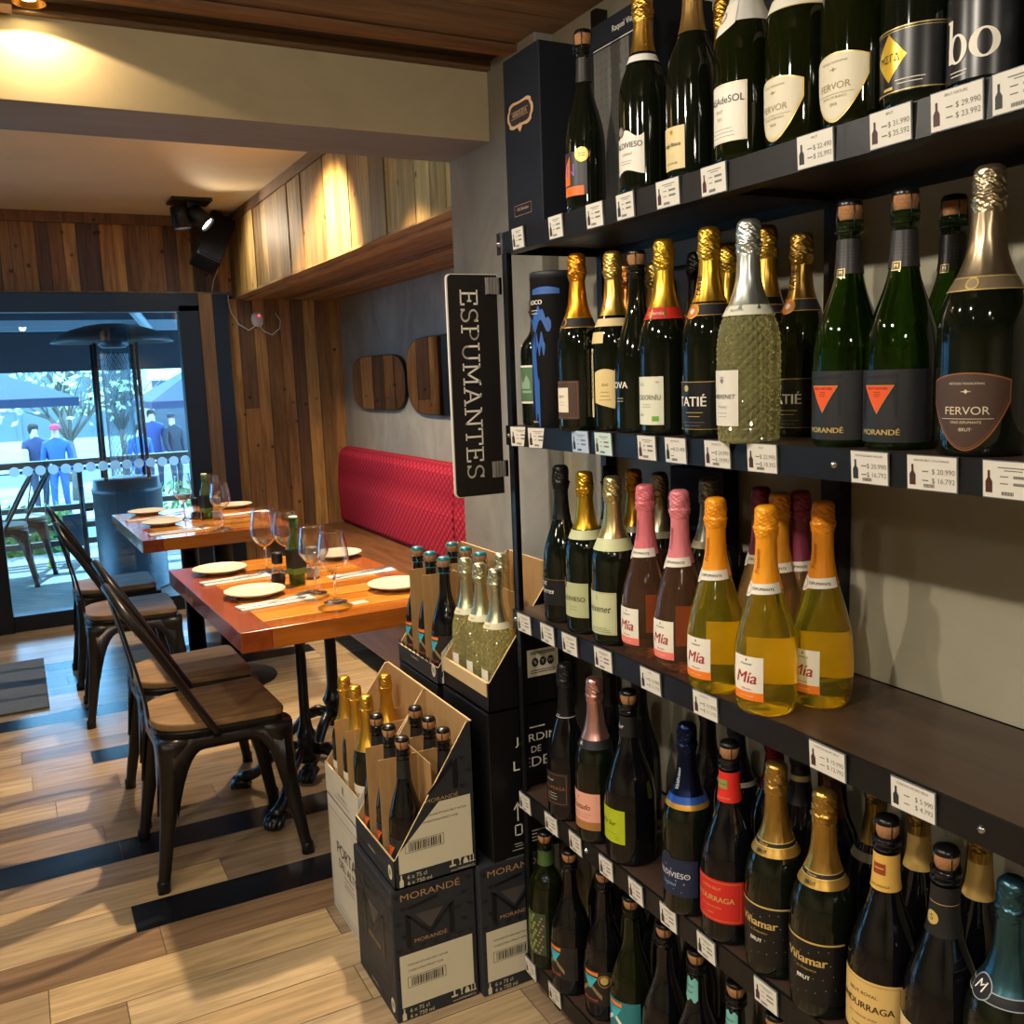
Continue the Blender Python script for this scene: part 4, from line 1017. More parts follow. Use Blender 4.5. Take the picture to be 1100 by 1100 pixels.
cap2('gold-foiled bottle with a red neck band and a pale label with a green square', 'std', .042, .315, (.962, 1.287), 22, '#d3a93c', lambda W: (W.rect(-.01, .057, .060, .078, P_('#dcdcc6')), W.text('CODORNÍU', .0115, -.010, .062, P_('#3a3f36'), wx=.82), W.text('ECO', .006, -.022, .083, P_('#7b8a5a')), W.rect(.006, .028, .012, .008, P_('#6ea832'), .001), W.text('1551', .004, .010, .087, INK2), W.lines(-.012, .051, .03, 2, .004, INK2, .0006), W.text('ZERO', .005, -.024, .034, INK2)), n_band('#c4271f', .605, .665, None, 'Codorníu', OFFW, .0075), cap0=.60)
def f_tatie(W):
    W.rect(0, .050, .085, .072, P_('#151517', .35)); W.rect(0, .0865, .080, .0008, LGLD, .0009); W.text('TATIÉ', .021, -.002, .056, OFFW, bold=.02); W.lines(.004, .04, .034, 2, .006, LGLD, .0008); W.disc(-.010, .077, .005, LGLD, .001); W.lines(0, .025, .05, 2, .005, INK2, .0006); W.rect(0, .0145, .085, .0006, LGLD, .001)
def n_tatie(W):
    neck_rect(W, .31, .60, .655, INK, GLD); W.disc(-.004, .622 * .31, .0115, GLD, .0018); W.disc(-.004, .622 * .31, .0088, P_('#d2762b'), .0021); W.disc(-.004, .622 * .31, .004, OFFW, .0024); W.text('TATIÉ', .0125, -.002, .745 * .31, INK, .0018, rot=PI / 2, bold=.03)
cap2('tall gold-foiled bottle with medallion neck, left of the diamond-cut bottle', 'std', .043, .318, (.966, 1.178), 10, '#d0a53e', f_tatie, n_tatie, cap0=.65)
cap2('black-labelled bottle with dark gold foil and medallion, right of the diamond-cut bottle', 'std', .041, .300, (1.062, 1.083), 12, '#8f6f33', f_tatie, n_tatie, 'olive', cap0=.65)
def f_frx(W): W.rect(-.016, .064, .052, .078, WHT); W.text('FREIXENET', .0088, -.016, .066, INK, shear=.1); W.text('Prosecco', .005, -.018, .052, INK2); W.text('❦', .012, -.018, .09, INK2); W.lines(-.018, .043, .02, 2, .005, INK2, .0006)
cap2('pale green diamond-cut glass bottle with white foil on the second shelf', 'wide', .0455, .310, (.938, 1.058), 18, '#cfd6cf', f_frx, n_band('#d8d8c6', .575, .62, None, 'PROSECCO', INK2, .004), 'diamond', cap0=.60)
MG = 'black-labelled bottles with an orange triangle on the second shelf'
for lb, xy, a in (('left one of the two front bottles with orange-triangle labels on the second shelf', (.975, .910), 16), ('front orange-triangle bottle touching the brown shield bottle', (.982, .830), 18), ('orange-triangle bottle half hidden behind the brown shield bottle', (1.085, .842), 14)):
    cap2(lb, 'drop', .044, .315, xy, a, None, lambda W: lab_morande(W, .044, .315), n_morande, 'green')
cap2('broad bottle with silver-gold foil and brown shield label at the right of the second shelf', 'wide', .0490, .316, (.974, .712), 24, '#a8977a', lambda W: lab_shield(W, -.006, .050, .092, .086, P_('#4a352a'), COP, P_('#d9cbb0')), lambda W: (neck_rect(W, .316, .575, .62, P_('#8f7d62', .4, .5), LGLD), W.disc(-.006, .598 * .316, .007, LGLD, .0018), W.disc(-.006, .598 * .316, .005, P_('#8f7d62'), .0021)), 'dark', cap0=.61)
for lb, xy, kind, cap, h in (('copper-foiled bottle behind the studded gold foil', (1.06, 1.535), 'std', '#a86a35', .305), ('bottle in patterned gold foil behind the red-banded bottle', (1.075, 1.465), 'std', '#a08243', .300), ('dark-capped bottle behind the red-banded bottle on the second shelf', (1.075, 1.345), 'drop', '#1c1a1a', .305), ('gold-foiled bottle hidden behind the medallion bottle on the second shelf', (1.08, 1.268), 'std', '#c39c3c', .310), ('tall gold-foiled bottle right behind the diamond-cut bottle', (1.045, 1.14), 'std', '#b8923e', .318)):
    cap2(lb, kind, .041, h, xy, 10, cap, None, lambda W: neck_rect(W, .31, .60, .64, INK, GLD))

# ---- middle shelf ----
cap2('matt black-foiled bottle with white script, first on the middle shelf', 'drop', .041, .32, (.972, 1.655), 5, '#151515', lambda W: (W.rect(0, .065, .085, .055, P_('#131315')), W.text('Brut', .016, -.014, .083, OFFW, shear=.3), W.text('Torres', .015, -.002, .066, OFFW, shear=.3), W.rect(0, .0905, .085, .0006, GLD, .001)), None, g=2, plain=True)
cap2('yellow-gold-foiled bottle with pale green label and brown seal', 'std', .042, .315, (.968, 1.557), 6, '#d6a834', lambda W: (W.rect(0, .068, .080, .068, P_('#b4b98a')), W.text('VALDIVIESO', .0125, 0, .07, P_('#3b3a26'), bold=.015), W.disc(-.022, .099, .0105, P_('#3b2a1c'), .001), W.disc(-.022, .099, .0075, P_('#8a6c45'), .0013), W.lines(.008, .055, .03, 2, .006, P_('#6a6a48'), .0007)), n_band('#c2c69a', .60, .655), g=2, cap0=.65)
cap2('champagne-foiled bottle with flowing script on a pale green label', 'std', .043, .313, (.969, 1.462), 10, '#cdbf85', lambda W: (W.rect(0, .062, .076, .080, P_('#c6c99c')), W.text('Freixenet', .019, -.004, .07, INK, shear=.35, wx=.85), W.rect(-.002, .091, .0015, .01, INK2, .001), W.lines(0, .034, .056, 3, .0035, P_('#76805a'), .0012), W.frame(0, .062, .072, .076, .0005, P_('#8a9068'))), n_band('#c9cf9e', .575, .645), g=2, cap0=.64)
for lb, xy, c, gl, bd, a in (('pink-foiled bottle, left of the two pink-foiled ones on the middle shelf', (.977, 1.37), '#d9747c', 'rose', '#ee7b6e', 8), ('pink-foiled bottle beside the orange foils on the middle shelf', (.974, 1.268), '#dd8088', 'rose', '#ee7b6e', 10),
                        ('orange-foiled bottle next to the pink foils on the middle shelf', (.957, 1.155), '#f09a1c', 'yellow', '#ef7d1f', 12), ('frontmost orange-foiled bottle of bright yellow wine on the middle shelf', (.955, 1.04), '#f5a01e', 'yellow', '#ef7d1f', 16), ('orange-foiled bottle nearest the empty part of the middle shelf', (1.045, 1.018), '#dd8a1a', 'yellow', '#ef7d1f', 14)):
    cap2(lb, 'mia', .0465, .305, xy, a, c, lambda W, bd=bd: lab_mia(W, .0465, .305, bd), n_mia(bd), gl, g=2, cap0=.60, plain=True)
for lb, xy, c, gl in (('orange-foiled bottle hidden behind the frontmost yellow one', (1.07, 1.135), '#d08a24', 'peach'), ('plum-foiled bottle behind the orange foils, left of its pair', (1.095, 1.205), '#7d3048', 'peach'), ('plum-foiled bottle behind the orange foils, right of its pair', (1.105, 1.125), '#84344c', 'peach')):
    cap2(lb, 'mia', .045, .305, xy, 12, c, None, n_mia(''), gl, g=2, cap0=.60, plain=True)
for lb, xy, kind, c in (('black-capped bottle behind the yellow-gold foil on the middle shelf', (1.09, 1.655), 'drop', '#17171a'), ('gold-foiled bottle behind the champagne foil on the middle shelf', (1.085, 1.56), 'std', '#b8862e'), ('silver-gold-foiled bottle behind the left pink foil', (1.085, 1.475), 'std', '#9f9678'), ('pewter-foiled dark bottle between the pink and orange foils at the back', (1.09, 1.335), 'std', '#8d897a')):
    cap2(lb, kind, .041, .31, xy, 5, c, None, n_band('#8f8a6c', .60, .64), g=2, cap0=.62)
t = thing('wine_carton', 'black carton behind the pink foils on the middle shelf', 'box'); mb = MB([NAVY]); mb.box((1.145, 1.36, Z3), (1.182, 1.52, 1.225)); mb.build('carton', t, bevel=.002)

# ---- fourth shelf ----
cap2('black-foiled bottle with a dark copper-lettered label, first on the fourth shelf', 'drop', .043, .328, (.955, 1.632), 8, '#141416', lambda W: (W.rect(0, .07, .080, .072, P_('#1b1816')), W.frame(0, .07, .070, .062, .0008, COP), W.text('UNDURRAGA', .0105, 0, .072, COP), W.text('TITILLUM', .005, -.004, .088, OFFW), W.lines(0, .06, .036, 3, .006, OFFW, .0006)), lambda W: (neck_rect(W, .328, .66, .665, P_('#b8b2a6')), W.text('BRUT', .004, 0, .675 * .328, P_('#b8b2a6'), .0016)), 'black', g=3, plain=True)
cap2('pink-foiled bottle with pink script label on the fourth shelf', 'std', .042, .328, (.955, 1.52), 10, '#d8a39a', lambda W: (W.rect(0, .075, .082, .06, P_('#dfa08a')), W.rect(0, .038, .082, .017, P_('#a4703e'), .0007), W.text('Tostado', .017, -.002, .076, P_('#4a1f1c'), shear=.3, wx=.85), W.lines(0, .061, .05, 2, .006, P_('#8a5a48'), .0007), W.text('★', .006, -.006, .094, P_('#8a3a2c'))), lambda W: (neck_rect(W, .328, .585, .635, INK), W.text('✶', .016, -.006, .61 * .328, P_('#b8b2a6'), .002)), g=3, cap0=.63)
cap2('black bare-corked bottle with a lime-green label', 'drop', .049, .332, (.967, 1.42), 10, None, lambda W: (W.rect(-.008, .077, .072, .066, P_('#a9b51e')), W.text('Viña Sur', .013, -.012, .082, P_('#2a2f10'), shear=.3), W.lines(-.004, .062, .04, 1, .006, P_('#5a6412'), .0007), W.lines(.012, .056, .012, 2, .004, P_('#5a6412'), .0007)), lambda W: (neck_rect(W, .332, .73, .85, P_('#151515')), W.text('Sur', .012, -.004, .79 * .332, OFFW, .0017, shear=.3)), 'black', g=3)
cap2('navy-foiled bottle with a starry navy label and blue-and-gold neck ring', 'std', .043, .329, (.953, 1.228), 14, '#1c2647', lambda W: (W.rect(0, .07, .09, .066, P_('#1a2540')), W.text('VALDIVIESO', .0135, -.004, .074, P_('#c9cbd3'), bold=.01), W.text('Limited', .009, -.006, .057, P_('#7fa6cf'), shear=.3), [W.disc(-.03 + (i * 37 % 60) * .001, .042 + (i * 23 % 50) * .001, .0006, OFFW) for i in range(22)], W.disc(-.012, .101, .011, P_('#1a2540'), .0008)), lambda W: (neck_rect(W, .329, .60, .635, P_('#2c56a8', .3, .4)), neck_rect(W, .329, .575, .60, GLD), W.text('Valdivieso', .009, -.002, .72 * .329, P_('#c9cbd3'), .0018, rot=PI/2, shear=.25)), g=3, cap0=.63)
cap2('bare-corked bottle with bright red neck and front labels', 'drop', .047, .33, (.963, 1.132), 16, None, lambda W: (W.rect(0, .075, .10, .072, P_('#c8281f')), W.frame(0, .075, .09, .064, .0006, LGLD), W.text('UNDURRAGA', .0125, -.004, .078, LGLD, bold=.015), W.text('EXTRA BRUT', .006, -.004, .096, LGLD), W.text('D.O. VALLE DE LEYDA', .0038, -.004, .064, LGLD), W.text('CHILE', .004, -.004, .053, LGLD)), lambda W: (neck_rect(W, .33, .70, .85, P_('#d42a20')), W.rect(-.002, .79 * .33, .017, .015, P_('#8a8a4a'), .0017), W.text('EXTRA BRUT', .003, -.002, .79 * .33, INK, .002), W.text('UNDURRAGA', .0042, -.002, .72 * .33, LGLD, .0018)), 'black', g=3)
def f_vin(W):
    W.rect(0, .070, .105, .094, P_('#0f0f10', .35)); W.rect(0, .1165, .105, .0028, LGLD, .0008); W.text('Viñamar', .019, -.004, .089, LGLD, bold=.03); W.text('DE CASABLANCA', .0038, -.002, .075, LGLD); W.text('BRUT', .0085, -.006, .061, OFFW, bold=.03)
    [W.disc(-.042 + (i * 37 % 84) * .001, .028 + (i * 29 % 80) * .001, .0005, OFFW, .0009) for i in range(26)]
n_vin = lambda W: (neck_rect(W, .328, .625, .645, INK, LGLD), neck_rect(W, .328, .585, .625, P_('#b08a3e', .35, .6)), W.text('BRUT', .007, -.004, .603 * .328, INK, .002, bold=.02), W.text('Viñamar', .0045, -.004, .635 * .328, LGLD, .002))
cap2('gold-foiled black-labelled bottle beside the bright red label', 'wide', .0465, .329, (.965, 1.028), 16, '#b8914a', f_vin, n_vin, g=3, cap0=.64)
cap2('gold-foiled black-labelled bottle, nearer of the two alike on the fourth shelf', 'wide', .0465, .326, (.960, .927), 18, '#bd954a', f_vin, n_vin, g=3, cap0=.64)
cap2('bare-corked bottle with large ochre label on the fourth shelf', 'drop', .047, .331, (.965, .822), 16, None, lambda W: (W.rect(-.004, .075, .098, .082, P_('#d3b06a')), W.frame(-.004, .075, .09, .074, .0006, P_('#8a6a2a')), W.text('UNDURRAGA', .0135, -.008, .078, P_('#3a2a12'), bold=.02), W.text('BRUT ROYAL', .007, -.008, .096, P_('#5a4420')), W.text('D.O. VALLE DE LEYDA', .0042, -.008, .062, P_('#5a4420')), W.text('CHARDONNAY', .0045, -.008, .048, P_('#5a4420'))), lambda W: (neck_rect(W, .331, .70, .85, P_('#d3a850')), W.rect(-.002, .79 * .331, .016, .015, P_('#8a3c1c'), .0017), W.rect(-.002, .7925 * .331, .012, .002, P_('#c9884a'), .002), W.text('UNDURRAGA', .0045, -.002, .72 * .331, P_('#5a3c14'), .0018)), 'black', g=3)
cap2('bare-corked black bottle with a small gold seal on its neck', 'drop', .047, .331, (.962, .730), 16, None, lambda W: W.rect(-.01, .066, .085, .075, P_('#d2b983')), lambda W: (neck_rect(W, .331, .66, .85, P_('#1b1a1a')), W.disc(-.008, .725 * .331, .0085, LGLD, .0018), W.text('S', .011, -.008, .725 * .331, P_('#5a4420'), .0021), W.rect(0, .785 * .331, .09, .0007, LGLD, .0016)), 'black', g=3)
cap2('teal-foiled bottle with a black medallion, at the right end of the fourth shelf', 'wide', .0475, .326, (.968, .646), 22, '#3f6470', None, lambda W: (neck_rect(W, .326, .565, .60, INK, P_('#9aa3a8')), W.disc(-.024, .60 * .326, .0145, P_('#9aa3a8'), .0017), W.disc(-.024, .60 * .326, .0132, INK, .002), W.text('M', .018, -.024, .60 * .326, OFFW, .0023, shear=.3)), g=3, cap0=.60)
for lb, xy, kind, c, nk in (('tall black bottle behind the pink script label on the fourth shelf', (1.08, 1.655), 'drop', '#121214', None), ('black bottle behind the lime-green label', (1.09, 1.56), 'drop', '#161616', None), ('dark bottle with a lime label behind the navy foil', (1.085, 1.335), 'drop', '#101012', lambda W: W.rect(-.01, .13, .06, .05, P_('#8f9a24'))), ('dark navy-capped bottle behind the red neck label', (1.085, 1.255), 'std', '#181d30', n_band('#7d7a6a', .60, .625)),
                           ('red-capped bottle behind the gold foil on the fourth shelf', (1.09, 1.165), 'std', '#7a1f26', None), ('black bottle with a gold neck ring behind the left black-labelled bottle', (1.085, 1.10), 'std', '#141414', n_band('#9c8a55', .80, .83)), ('dark bottle behind the nearer black-labelled bottle', (1.09, 1.04), 'std', '#6a4a30', None), ('gold-foiled bottle behind the ochre neck label', (1.085, .945), 'std', '#8a7440', n_band('#4a4030', .60, .64)),
                           ('cream-necked bottle behind the gold neck seal, left of its pair', (1.085, .868), 'drop', '#b08d4c', n_band('#c9a55c', .66, .82)), ('cream-necked bottle behind the gold neck seal, right of its pair', (1.09, .775), 'drop', '#b8954e', n_band('#c9a55c', .66, .82))):
    cap2(lb, kind, .042, .318, xy, 10, c, None, nk, 'black', g=3, plain=(c[1] < '4'))

# ---- lowest shelf ----
def f_teal(bg, dz=0):
    def f(W):
        W.rect(0, .075, .10, .075, P_(bg)); W.shape(-.004, .104, .034, -.0035, lambda q: .0035 + .001 * q, P_('#ef7a2a'), .0009); W.tri(-.006, .083, .036, .028, P_('#3fb6c8'), .001); W.text('BRUT D.O.', .0045, -.006, .093, INK, .0013)
        for sx in (-1, 1): W.shape(-.006 + sx * .014, .069, .026, lambda q: -.019 + (.012 * (1 - sx * q)), lambda q: -.012 + (.012 * (1 - sx * q)) + .003, P_('#8a7448') if bg != '#2f7a80' else OFFW, .0009)
        W.text('MORANDÉ', .0075, -.006, .046, P_('#d95a3a'))
    return f
cap2('green bottle with a leafy label and bare cork, first on the lowest shelf', 'tall', .040, .314, (.955, 1.742), 8, None, lambda W: (W.rect(0, .085, .066, .10, P_('#3a4530')), [W.disc(-.028 + (i * 37 % 56) * .001, .04 + (i * 53 % 92) * .001, .0028 + (i % 3) * .0008, P_('#8a9a4a' if i % 3 else '#9a7a4a'), .0009 + i * .00001) for i in range(44)]), lambda W: neck_rect(W, .314, .755, .86, P_('#3f5a2a')), 'olive', g=4)
cap2('bare-corked bottle with dark label and teal triangle on the lowest shelf', 'drop', .044, .316, (.957, 1.64), 10, None, f_teal('#241f1c'), None, 'black', g=4)
cap2('bottle with a round gold sticker on the lowest shelf', 'drop', .044, .316, (.975, 1.535), 20, None, lambda W: (f_teal('#241f1c')(W), W.disc(.026, .092, .0135, GLD), W.disc(.026, .092, .0115, P_('#1c1a18'), .0015), W.disc(.026, .094, .0085, LGLD, .0018)), None, 'black', g=4)
cap2('bottle with a teal label and white M on the lowest shelf', 'drop', .044, .316, (.967, 1.425), 10, None, f_teal('#2f7a80'), None, 'olive', g=4)
cap2('plain dark bottle between the teal label and the teal neck labels', 'drop', .044, .316, (.967, 1.318), 10, None, None, None, 'black', g=4)
def n_cloud(W): W.shape(-.004, .77 * .316, .034, lambda q: -.020 - .003 * math.cos(q * 9), lambda q: .020 + .003 * math.cos(q * 9), P_('#6fb0a6'), .0014, n=26); W.text('Fresco', .0075, -.004, .79 * .316, INK, .0018, shear=.2); W.text('Brutal', .0075, -.004, .755 * .316, INK, .0018, shear=.2)
for lb, y in (('bottle with a teal cloud-shaped neck label, left of its pair on the lowest shelf', 1.225), ('bottle with a teal cloud-shaped neck label, right of its pair on the lowest shelf', 1.122), ('bare-corked dark bottle at the right of the lowest shelf, by the frame edge', 1.03)):
    cap2(lb, 'drop', .044, .316, (.967, y), 10, None, None, n_cloud if 'cloud' in lb else None, 'black', g=4)
for i, (y, lb) in enumerate(((1.70, 'dark bottle at the back of the lowest shelf behind the leafy label'), (1.60, 'dark bottle at the back of the lowest shelf behind the teal triangle'), (1.49, 'dark bottle at the back of the lowest shelf behind the gold sticker'), (1.37, 'dark bottle at the back of the lowest shelf behind the teal label'))):
    cap2(lb, 'drop', .042, .316, (1.085, y), 10, '#141414', None, None, 'black', g=4, plain=True)
# ---------------------------------------------------------------- the bottle rack
XS = .922; YE = 1.79; YN = -.9
SHELFW = grainy('dark_shelf_board', '#43322a', .35, (8, .8, 8), 3.2, .36, .06, spec=.5, coat=.15)
rk = thing('bottle_rack', 'tall black steel rack with five dark wooden shelves of bottles', 'shelf', (XS, YE, 0))
for i, z in enumerate((Z1, Z2, Z3, Z4, Z5)):
    mb = MB([SHELFW]); mb.box((.004, YN - YE, z - .024), (.262, -.004, z)); b = mb.build('shelf_board', rk)
    mb = MB([RACKM]); mb.box((-.001, YN - YE, z - .0405), (.004, 0, z + .0008)); mb.box((.004, YN - YE, z - .0405), (.03, 0, z - .0365))
    mb.box((.0, -.004, z - .0405), (.262, 0, z)); mb.box((.256, YN - YE, z - .0405), (.262, 0, z)); mb.build('edge_strip', b)
    for y in (-.66, -1.32, -1.98): mb = MB([RACKM]); mb.box((.03, y - .012, z - .036), (.256, y + .012, z - .0245)); mb.build('cross_bar', b)
    mb = MB([CHROME])
    for y in {0: (-1.48, -.875), 1: (-.012, -.91), 2: (-.012, -1.135), 3: (-.95, -.28), 4: (-.9,)}[i]:
        mb.lathe([(0, .004), (.003, .0035), (.0045, .002), (.0055, 0)], 12, M=Matrix.Translation((-.001, y, z - .02)) @ Matrix.Rotation(-PI/2, 4, 'Y'))
    mb.build('screw', b)
def post(x, y, z0, z1, w=.02):
    mb = MB([RACKM]); mb.box((x, y - w, z0), (x + .004, y, z1)); mb.box((x, y - .004, z0), (x + w, y, z1)); mb.build('post', rk)
post(.004, -.002, .05, Z1 + .0); 
mb = MB([RACKM]); mb.box((.234, -.022, 0), (.262, -.002, 2.16)); mb.build('post', rk)
mb = MB([RACKM]); mb.box((.238, -.695, 0), (.263, -.655, 2.16)); mb.build('post', rk)
mb = MB([RACKM]); mb.box((.238, -2.02, 0), (.263, -1.98, 2.16)); mb.build('post', rk)
mb = MB([RACKM]); mb.box((.03, -.095, 0), (.055, -.07, Z5 - .024)); mb.build('foot', rk)
mb = MB([RACKM]); mb.box((.03, -1.4, 0), (.055, -1.375, Z5 - .024)); mb.build('foot', rk)
mb = MB([CHROME])
for z in (Z1 - .02, ): mb.box((-.003, -.012, z - .022), (.0, .006, z + .022)); mb.lathe([(0, .004), (.004, .003), (.0055, 0)], 12, M=Matrix.Translation((-.003, -.003, z)) @ Matrix.Rotation(-PI/2, 4, 'Y'))
mb.build('corner_bracket', rk)

# price tags on the shelf edges
TAGW = pm('tag_card', '#d9d4c8', .45); TAGE = pm('tag_holder', '#8e9296', .2, 0, .6, .4)
ROWS = {
 0: [(1.700, .05), (1.553, .05), (1.421, .05), (1.329, .05), (1.215, .056), (1.108, .056), (.914, .06), (.799, .06), (.713, .064), (.640, .064)],
 1: [(1.722, .054), (1.648, .054), (1.487, .056), (1.410, .056), (1.280, .05), (1.203, .056), (1.103, .058), (1.008, .058), (.820, .058), (.731, .066), (.634, .066)],
 2: [(1.732, .058), (1.633, .058), (1.546, .056), (1.427, .056), (1.280, .058), (1.135, .058), (.882, .065), (.745, .064)],
 3: [(1.758, .05), (1.643, .05), (1.546, .048), (1.434, .046), (1.336, .046), (1.239, .046), (1.137, .048), (.998, .05)],
 4: [(1.760, .05), (1.652, .05)],
}
PRICE = {(1, 8): ('20.990', '16.792', 'MORANDÉ BRUT NATURE'), (1, 9): ('20.990', '16.792', 'FERVOR BRUT COLCHAGUA'), (1, 5): ('21.490', '', 'ESPUMANTE'), (1, 6): ('24.990', '19.992', 'PROSECCO'), (1, 7): ('22.990', '18.392', 'BRUT'),
         (2, 4): ('13.990', '11.192', 'ROSÉ'), (2, 5): ('13.990', '11.192', 'MOSCATO'), (2, 6): ('15.990', '12.792', 'CORDON NEGRO BRUT'), (2, 7): ('5.990', '4.792', 'CORDON NEGRO BRUT'), (0, 6): ('22.490', '25.992', 'BRUT'), (0, 7): ('31.990', '25.592', 'BRUT'), (0, 8): ('29.990', '23.992', 'BRUT NATURE')}
SHN = ['top', 'second', 'middle', 'fourth', 'lowest']; ORD = ['first', 'second', 'third', 'fourth', 'fifth', 'sixth', 'seventh', 'eighth', 'ninth', 'tenth', 'eleventh']
def bottle_icon(mb, f, s, t, k, m):
    mb.add([f(s + a * k, t + b * k) for a, b in ((-.17, 0), (.17, 0), (.17, .5), (.06, .68), (.06, 1), (-.06, 1), (-.06, .68), (-.17, .5))], [tuple(range(8))], m)
for r, row_ in ROWS.items():
    for i, (y, w) in enumerate(row_):
        z = (Z1, Z2, Z3, Z4, Z5)[r] - .0195; hh = .041
        rz_ = ((r * 7 + i * 13) % 9 - 4) * .008
        t = thing('price_tag', f'white price tag on the {SHN[r]} shelf edge, {ORD[i]} counting from the hanging sign end', 'price tag', (XS - .0025, y, z), 0, 'price tags on the shelf edges')
        t.rotation_euler = (0, -.06, rz_ + (.25 if (r, i) in ((1, 0), (1, 1)) else 0))
        mb = MB([TAGE]); mb.box((-.0022, -w / 2, -hh / 2), (0, w / 2, hh / 2)); mb.build('tag_holder', t)
        mb = MB([TAGW, INK2, INK])
        f = plane_map((-.0025, 0, 0), (0, -1, 0), (0, 0, 1)); g = plane_map((-.0028, 0, 0), (0, -1, 0), (0, 0, 1))
        if (r, i) == (1, 2): mb.slot(P_('#aebfd6')); fquad(mb, f, -w/2 + .001, -hh/2 + .001, w/2 - .001, hh/2 - .001, P_('#aebfd6'))
        elif (r, i) == (1, 3): fquad(mb, f, -w/2 + .001, -hh/2 + .001, w/2 - .001, hh/2 - .001, P_('#c3d6cc'))
        else: fquad(mb, f, -w/2 + .001, -hh/2 + .001, w/2 - .001, hh/2 - .001, 0)
        a, b, ti = PRICE.get((r, i), (None, None, None))
        bottle_icon(mb, g, -w/2 + .008, -hh/2 + .006, .024, P_('#4a2a26') if (r + i) % 3 else P_('#2a2f2c'))
        if ti:
            text(mb, ti, .0042 if len(ti) < 18 else .0036, plane_map((-.0028, 0, .0145), (0, -1, 0), (0, 0, 1)), INK2)
            text(mb, '$ ' + a, .0085, plane_map((-.0028, -w/2 + .003, .002), (0, -1, 0), (0, 0, 1)), 1, align='r')
            if b: text(mb, '$ ' + b, .0085, plane_map((-.0028, -w/2 + .003, -.0085), (0, -1, 0), (0, 0, 1)), 1, align='r')
            for zz in (.002, -.0085): fquad(mb, g, -.012, zz - .0007, -.004, zz + .0007, 1)
        else:
            for k, (s0, s1, t0, hh_) in enumerate(((-.012, .018, .013, .0012), (-.006, .012, .010, .001), (-.010, -.002, .0035, .0012), (.003, .019, .0035, .003), (-.010, -.002, -.004, .0012), (.003, .019, -.004, .003))):
                fquad(mb, g, s0 * w / .056, t0 - hh_ / 2, s1 * w / .056, t0 + hh_ / 2, 1)
        for k in range(9): fquad(mb, g, -.010 + k * .0016, -.0165, -.0092 + k * .0016, -.0125, 2) if not (ti and r != 1) else None
        mb.build('printed_card', t)

# ---------------------------------------------------------------- wine cartons
def lerp(a, b, q): return a + (b - a) * q
def case(name, label, x0, x1, y0, y1, z0, h, out, low=None, dx=None, diag_z=None, th=.004, edge=KRAFTE, ins=KRAFT2, group='wine cartons stacked beside the rack'):
    """six-bottle carton. low=None: closed; else display-cut: low front (-X) side, slanted cheeks, full back (+X) side"""
    t = thing(name, label, 'box', (x0, y0, z0), 0, group)
    w, l = x1 - x0, y1 - y0
    if low is None:
        mb = MB([out]); mb.box((0, 0, 0), (w, l, h)); mb.build('carton', t, bevel=.003)
        mb = MB([pm('clear_tape', '#8d8472', .2, 0, .5)]); mb.box((w * .36, .002, h - .001), (w * .64, l - .002, h + .0006)); mb.build('tape', t)
        return t
    z2 = diag_z
    mb = MB([out, ins, edge])
    # bottom
    mb.box((0, 0, 0), (w, l, .004), 0)
    mb.box((0, 0, .0), (th, l, low), 0)                         # low front
    mb.box((w - th, 0, 0), (w, l, h), 0)                         # full back
    ch = [(0, 0), (w, 0), (w, h), (w - dx * 0, h), (.0, z2)]
    for ya, yb in ((0, th), (l - th, l)):
        mb.prism([(0, 0), (w, 0), (w, h), (w - .012, h), (.004, low)], lambda u, v, d: (u, d, v), yb, ya, 0)
    mb.build('carton', t)
    mb = MB([ins, edge])
    mb.box((th, th, .0042), (w - th, l - th, .005), 0); mb.box((th, th, .004), (th + .0006, l - th, low - .0005), 0); mb.box((w - th - .0008, th, .004), (w - th, l - th, h - .0005), 0)
    for ya, yb in ((th, th + .0006), (l - th - .0006, l - th)):
        mb.prism([(th, .004), (w - th, .004), (w - th, h - .001), (w - .012, h - .001), (th, low)], lambda u, v, d: (u, d, v), ya, yb, 0)
    # raw board edges
    mb.box((0, 0, low), (th, l, low + .0008), 1); mb.box((w - th, 0, h), (w, l, h + .0008), 1)
    for ya, yb in ((0, th), (l - th, l)):
        mb.add([(.004, ya, low + .0006), (w - .012, ya, h + .0006), (w - .012, yb, h + .0006), (.004, yb, low + .0006)], [(0, 1, 2, 3)], 1)
    mb.build('carton_lining', t)
    return t
def divider(t, x, l, h, ycuts, w, board=KRAFT):
    mb = MB([board]); mb.box((x - .001, .006, .006), (x + .001, l - .006, h)); mb.build('divider', t)
    for y in ycuts:
        mb = MB([board]); mb.box((.008, y - .001, .006), (w - .006, y + .001, h)); mb.build('divider', t)
MCARD = grainy('charcoal_printed_carton', '#2e3034', .12, (1, 1, 1), 20, .55, .03); MTRI = pm('carton_triangle', '#1a1b1e', .5); MBIG = pm('carton_big_letter', '#141517', .4); MSH = pm('carton_taupe', '#4b4643', .5); CREAM = pm('cream_print', '#d8cfb2', .6); MGOLD = pm('carton_copper_print', '#b08a5e', .5)
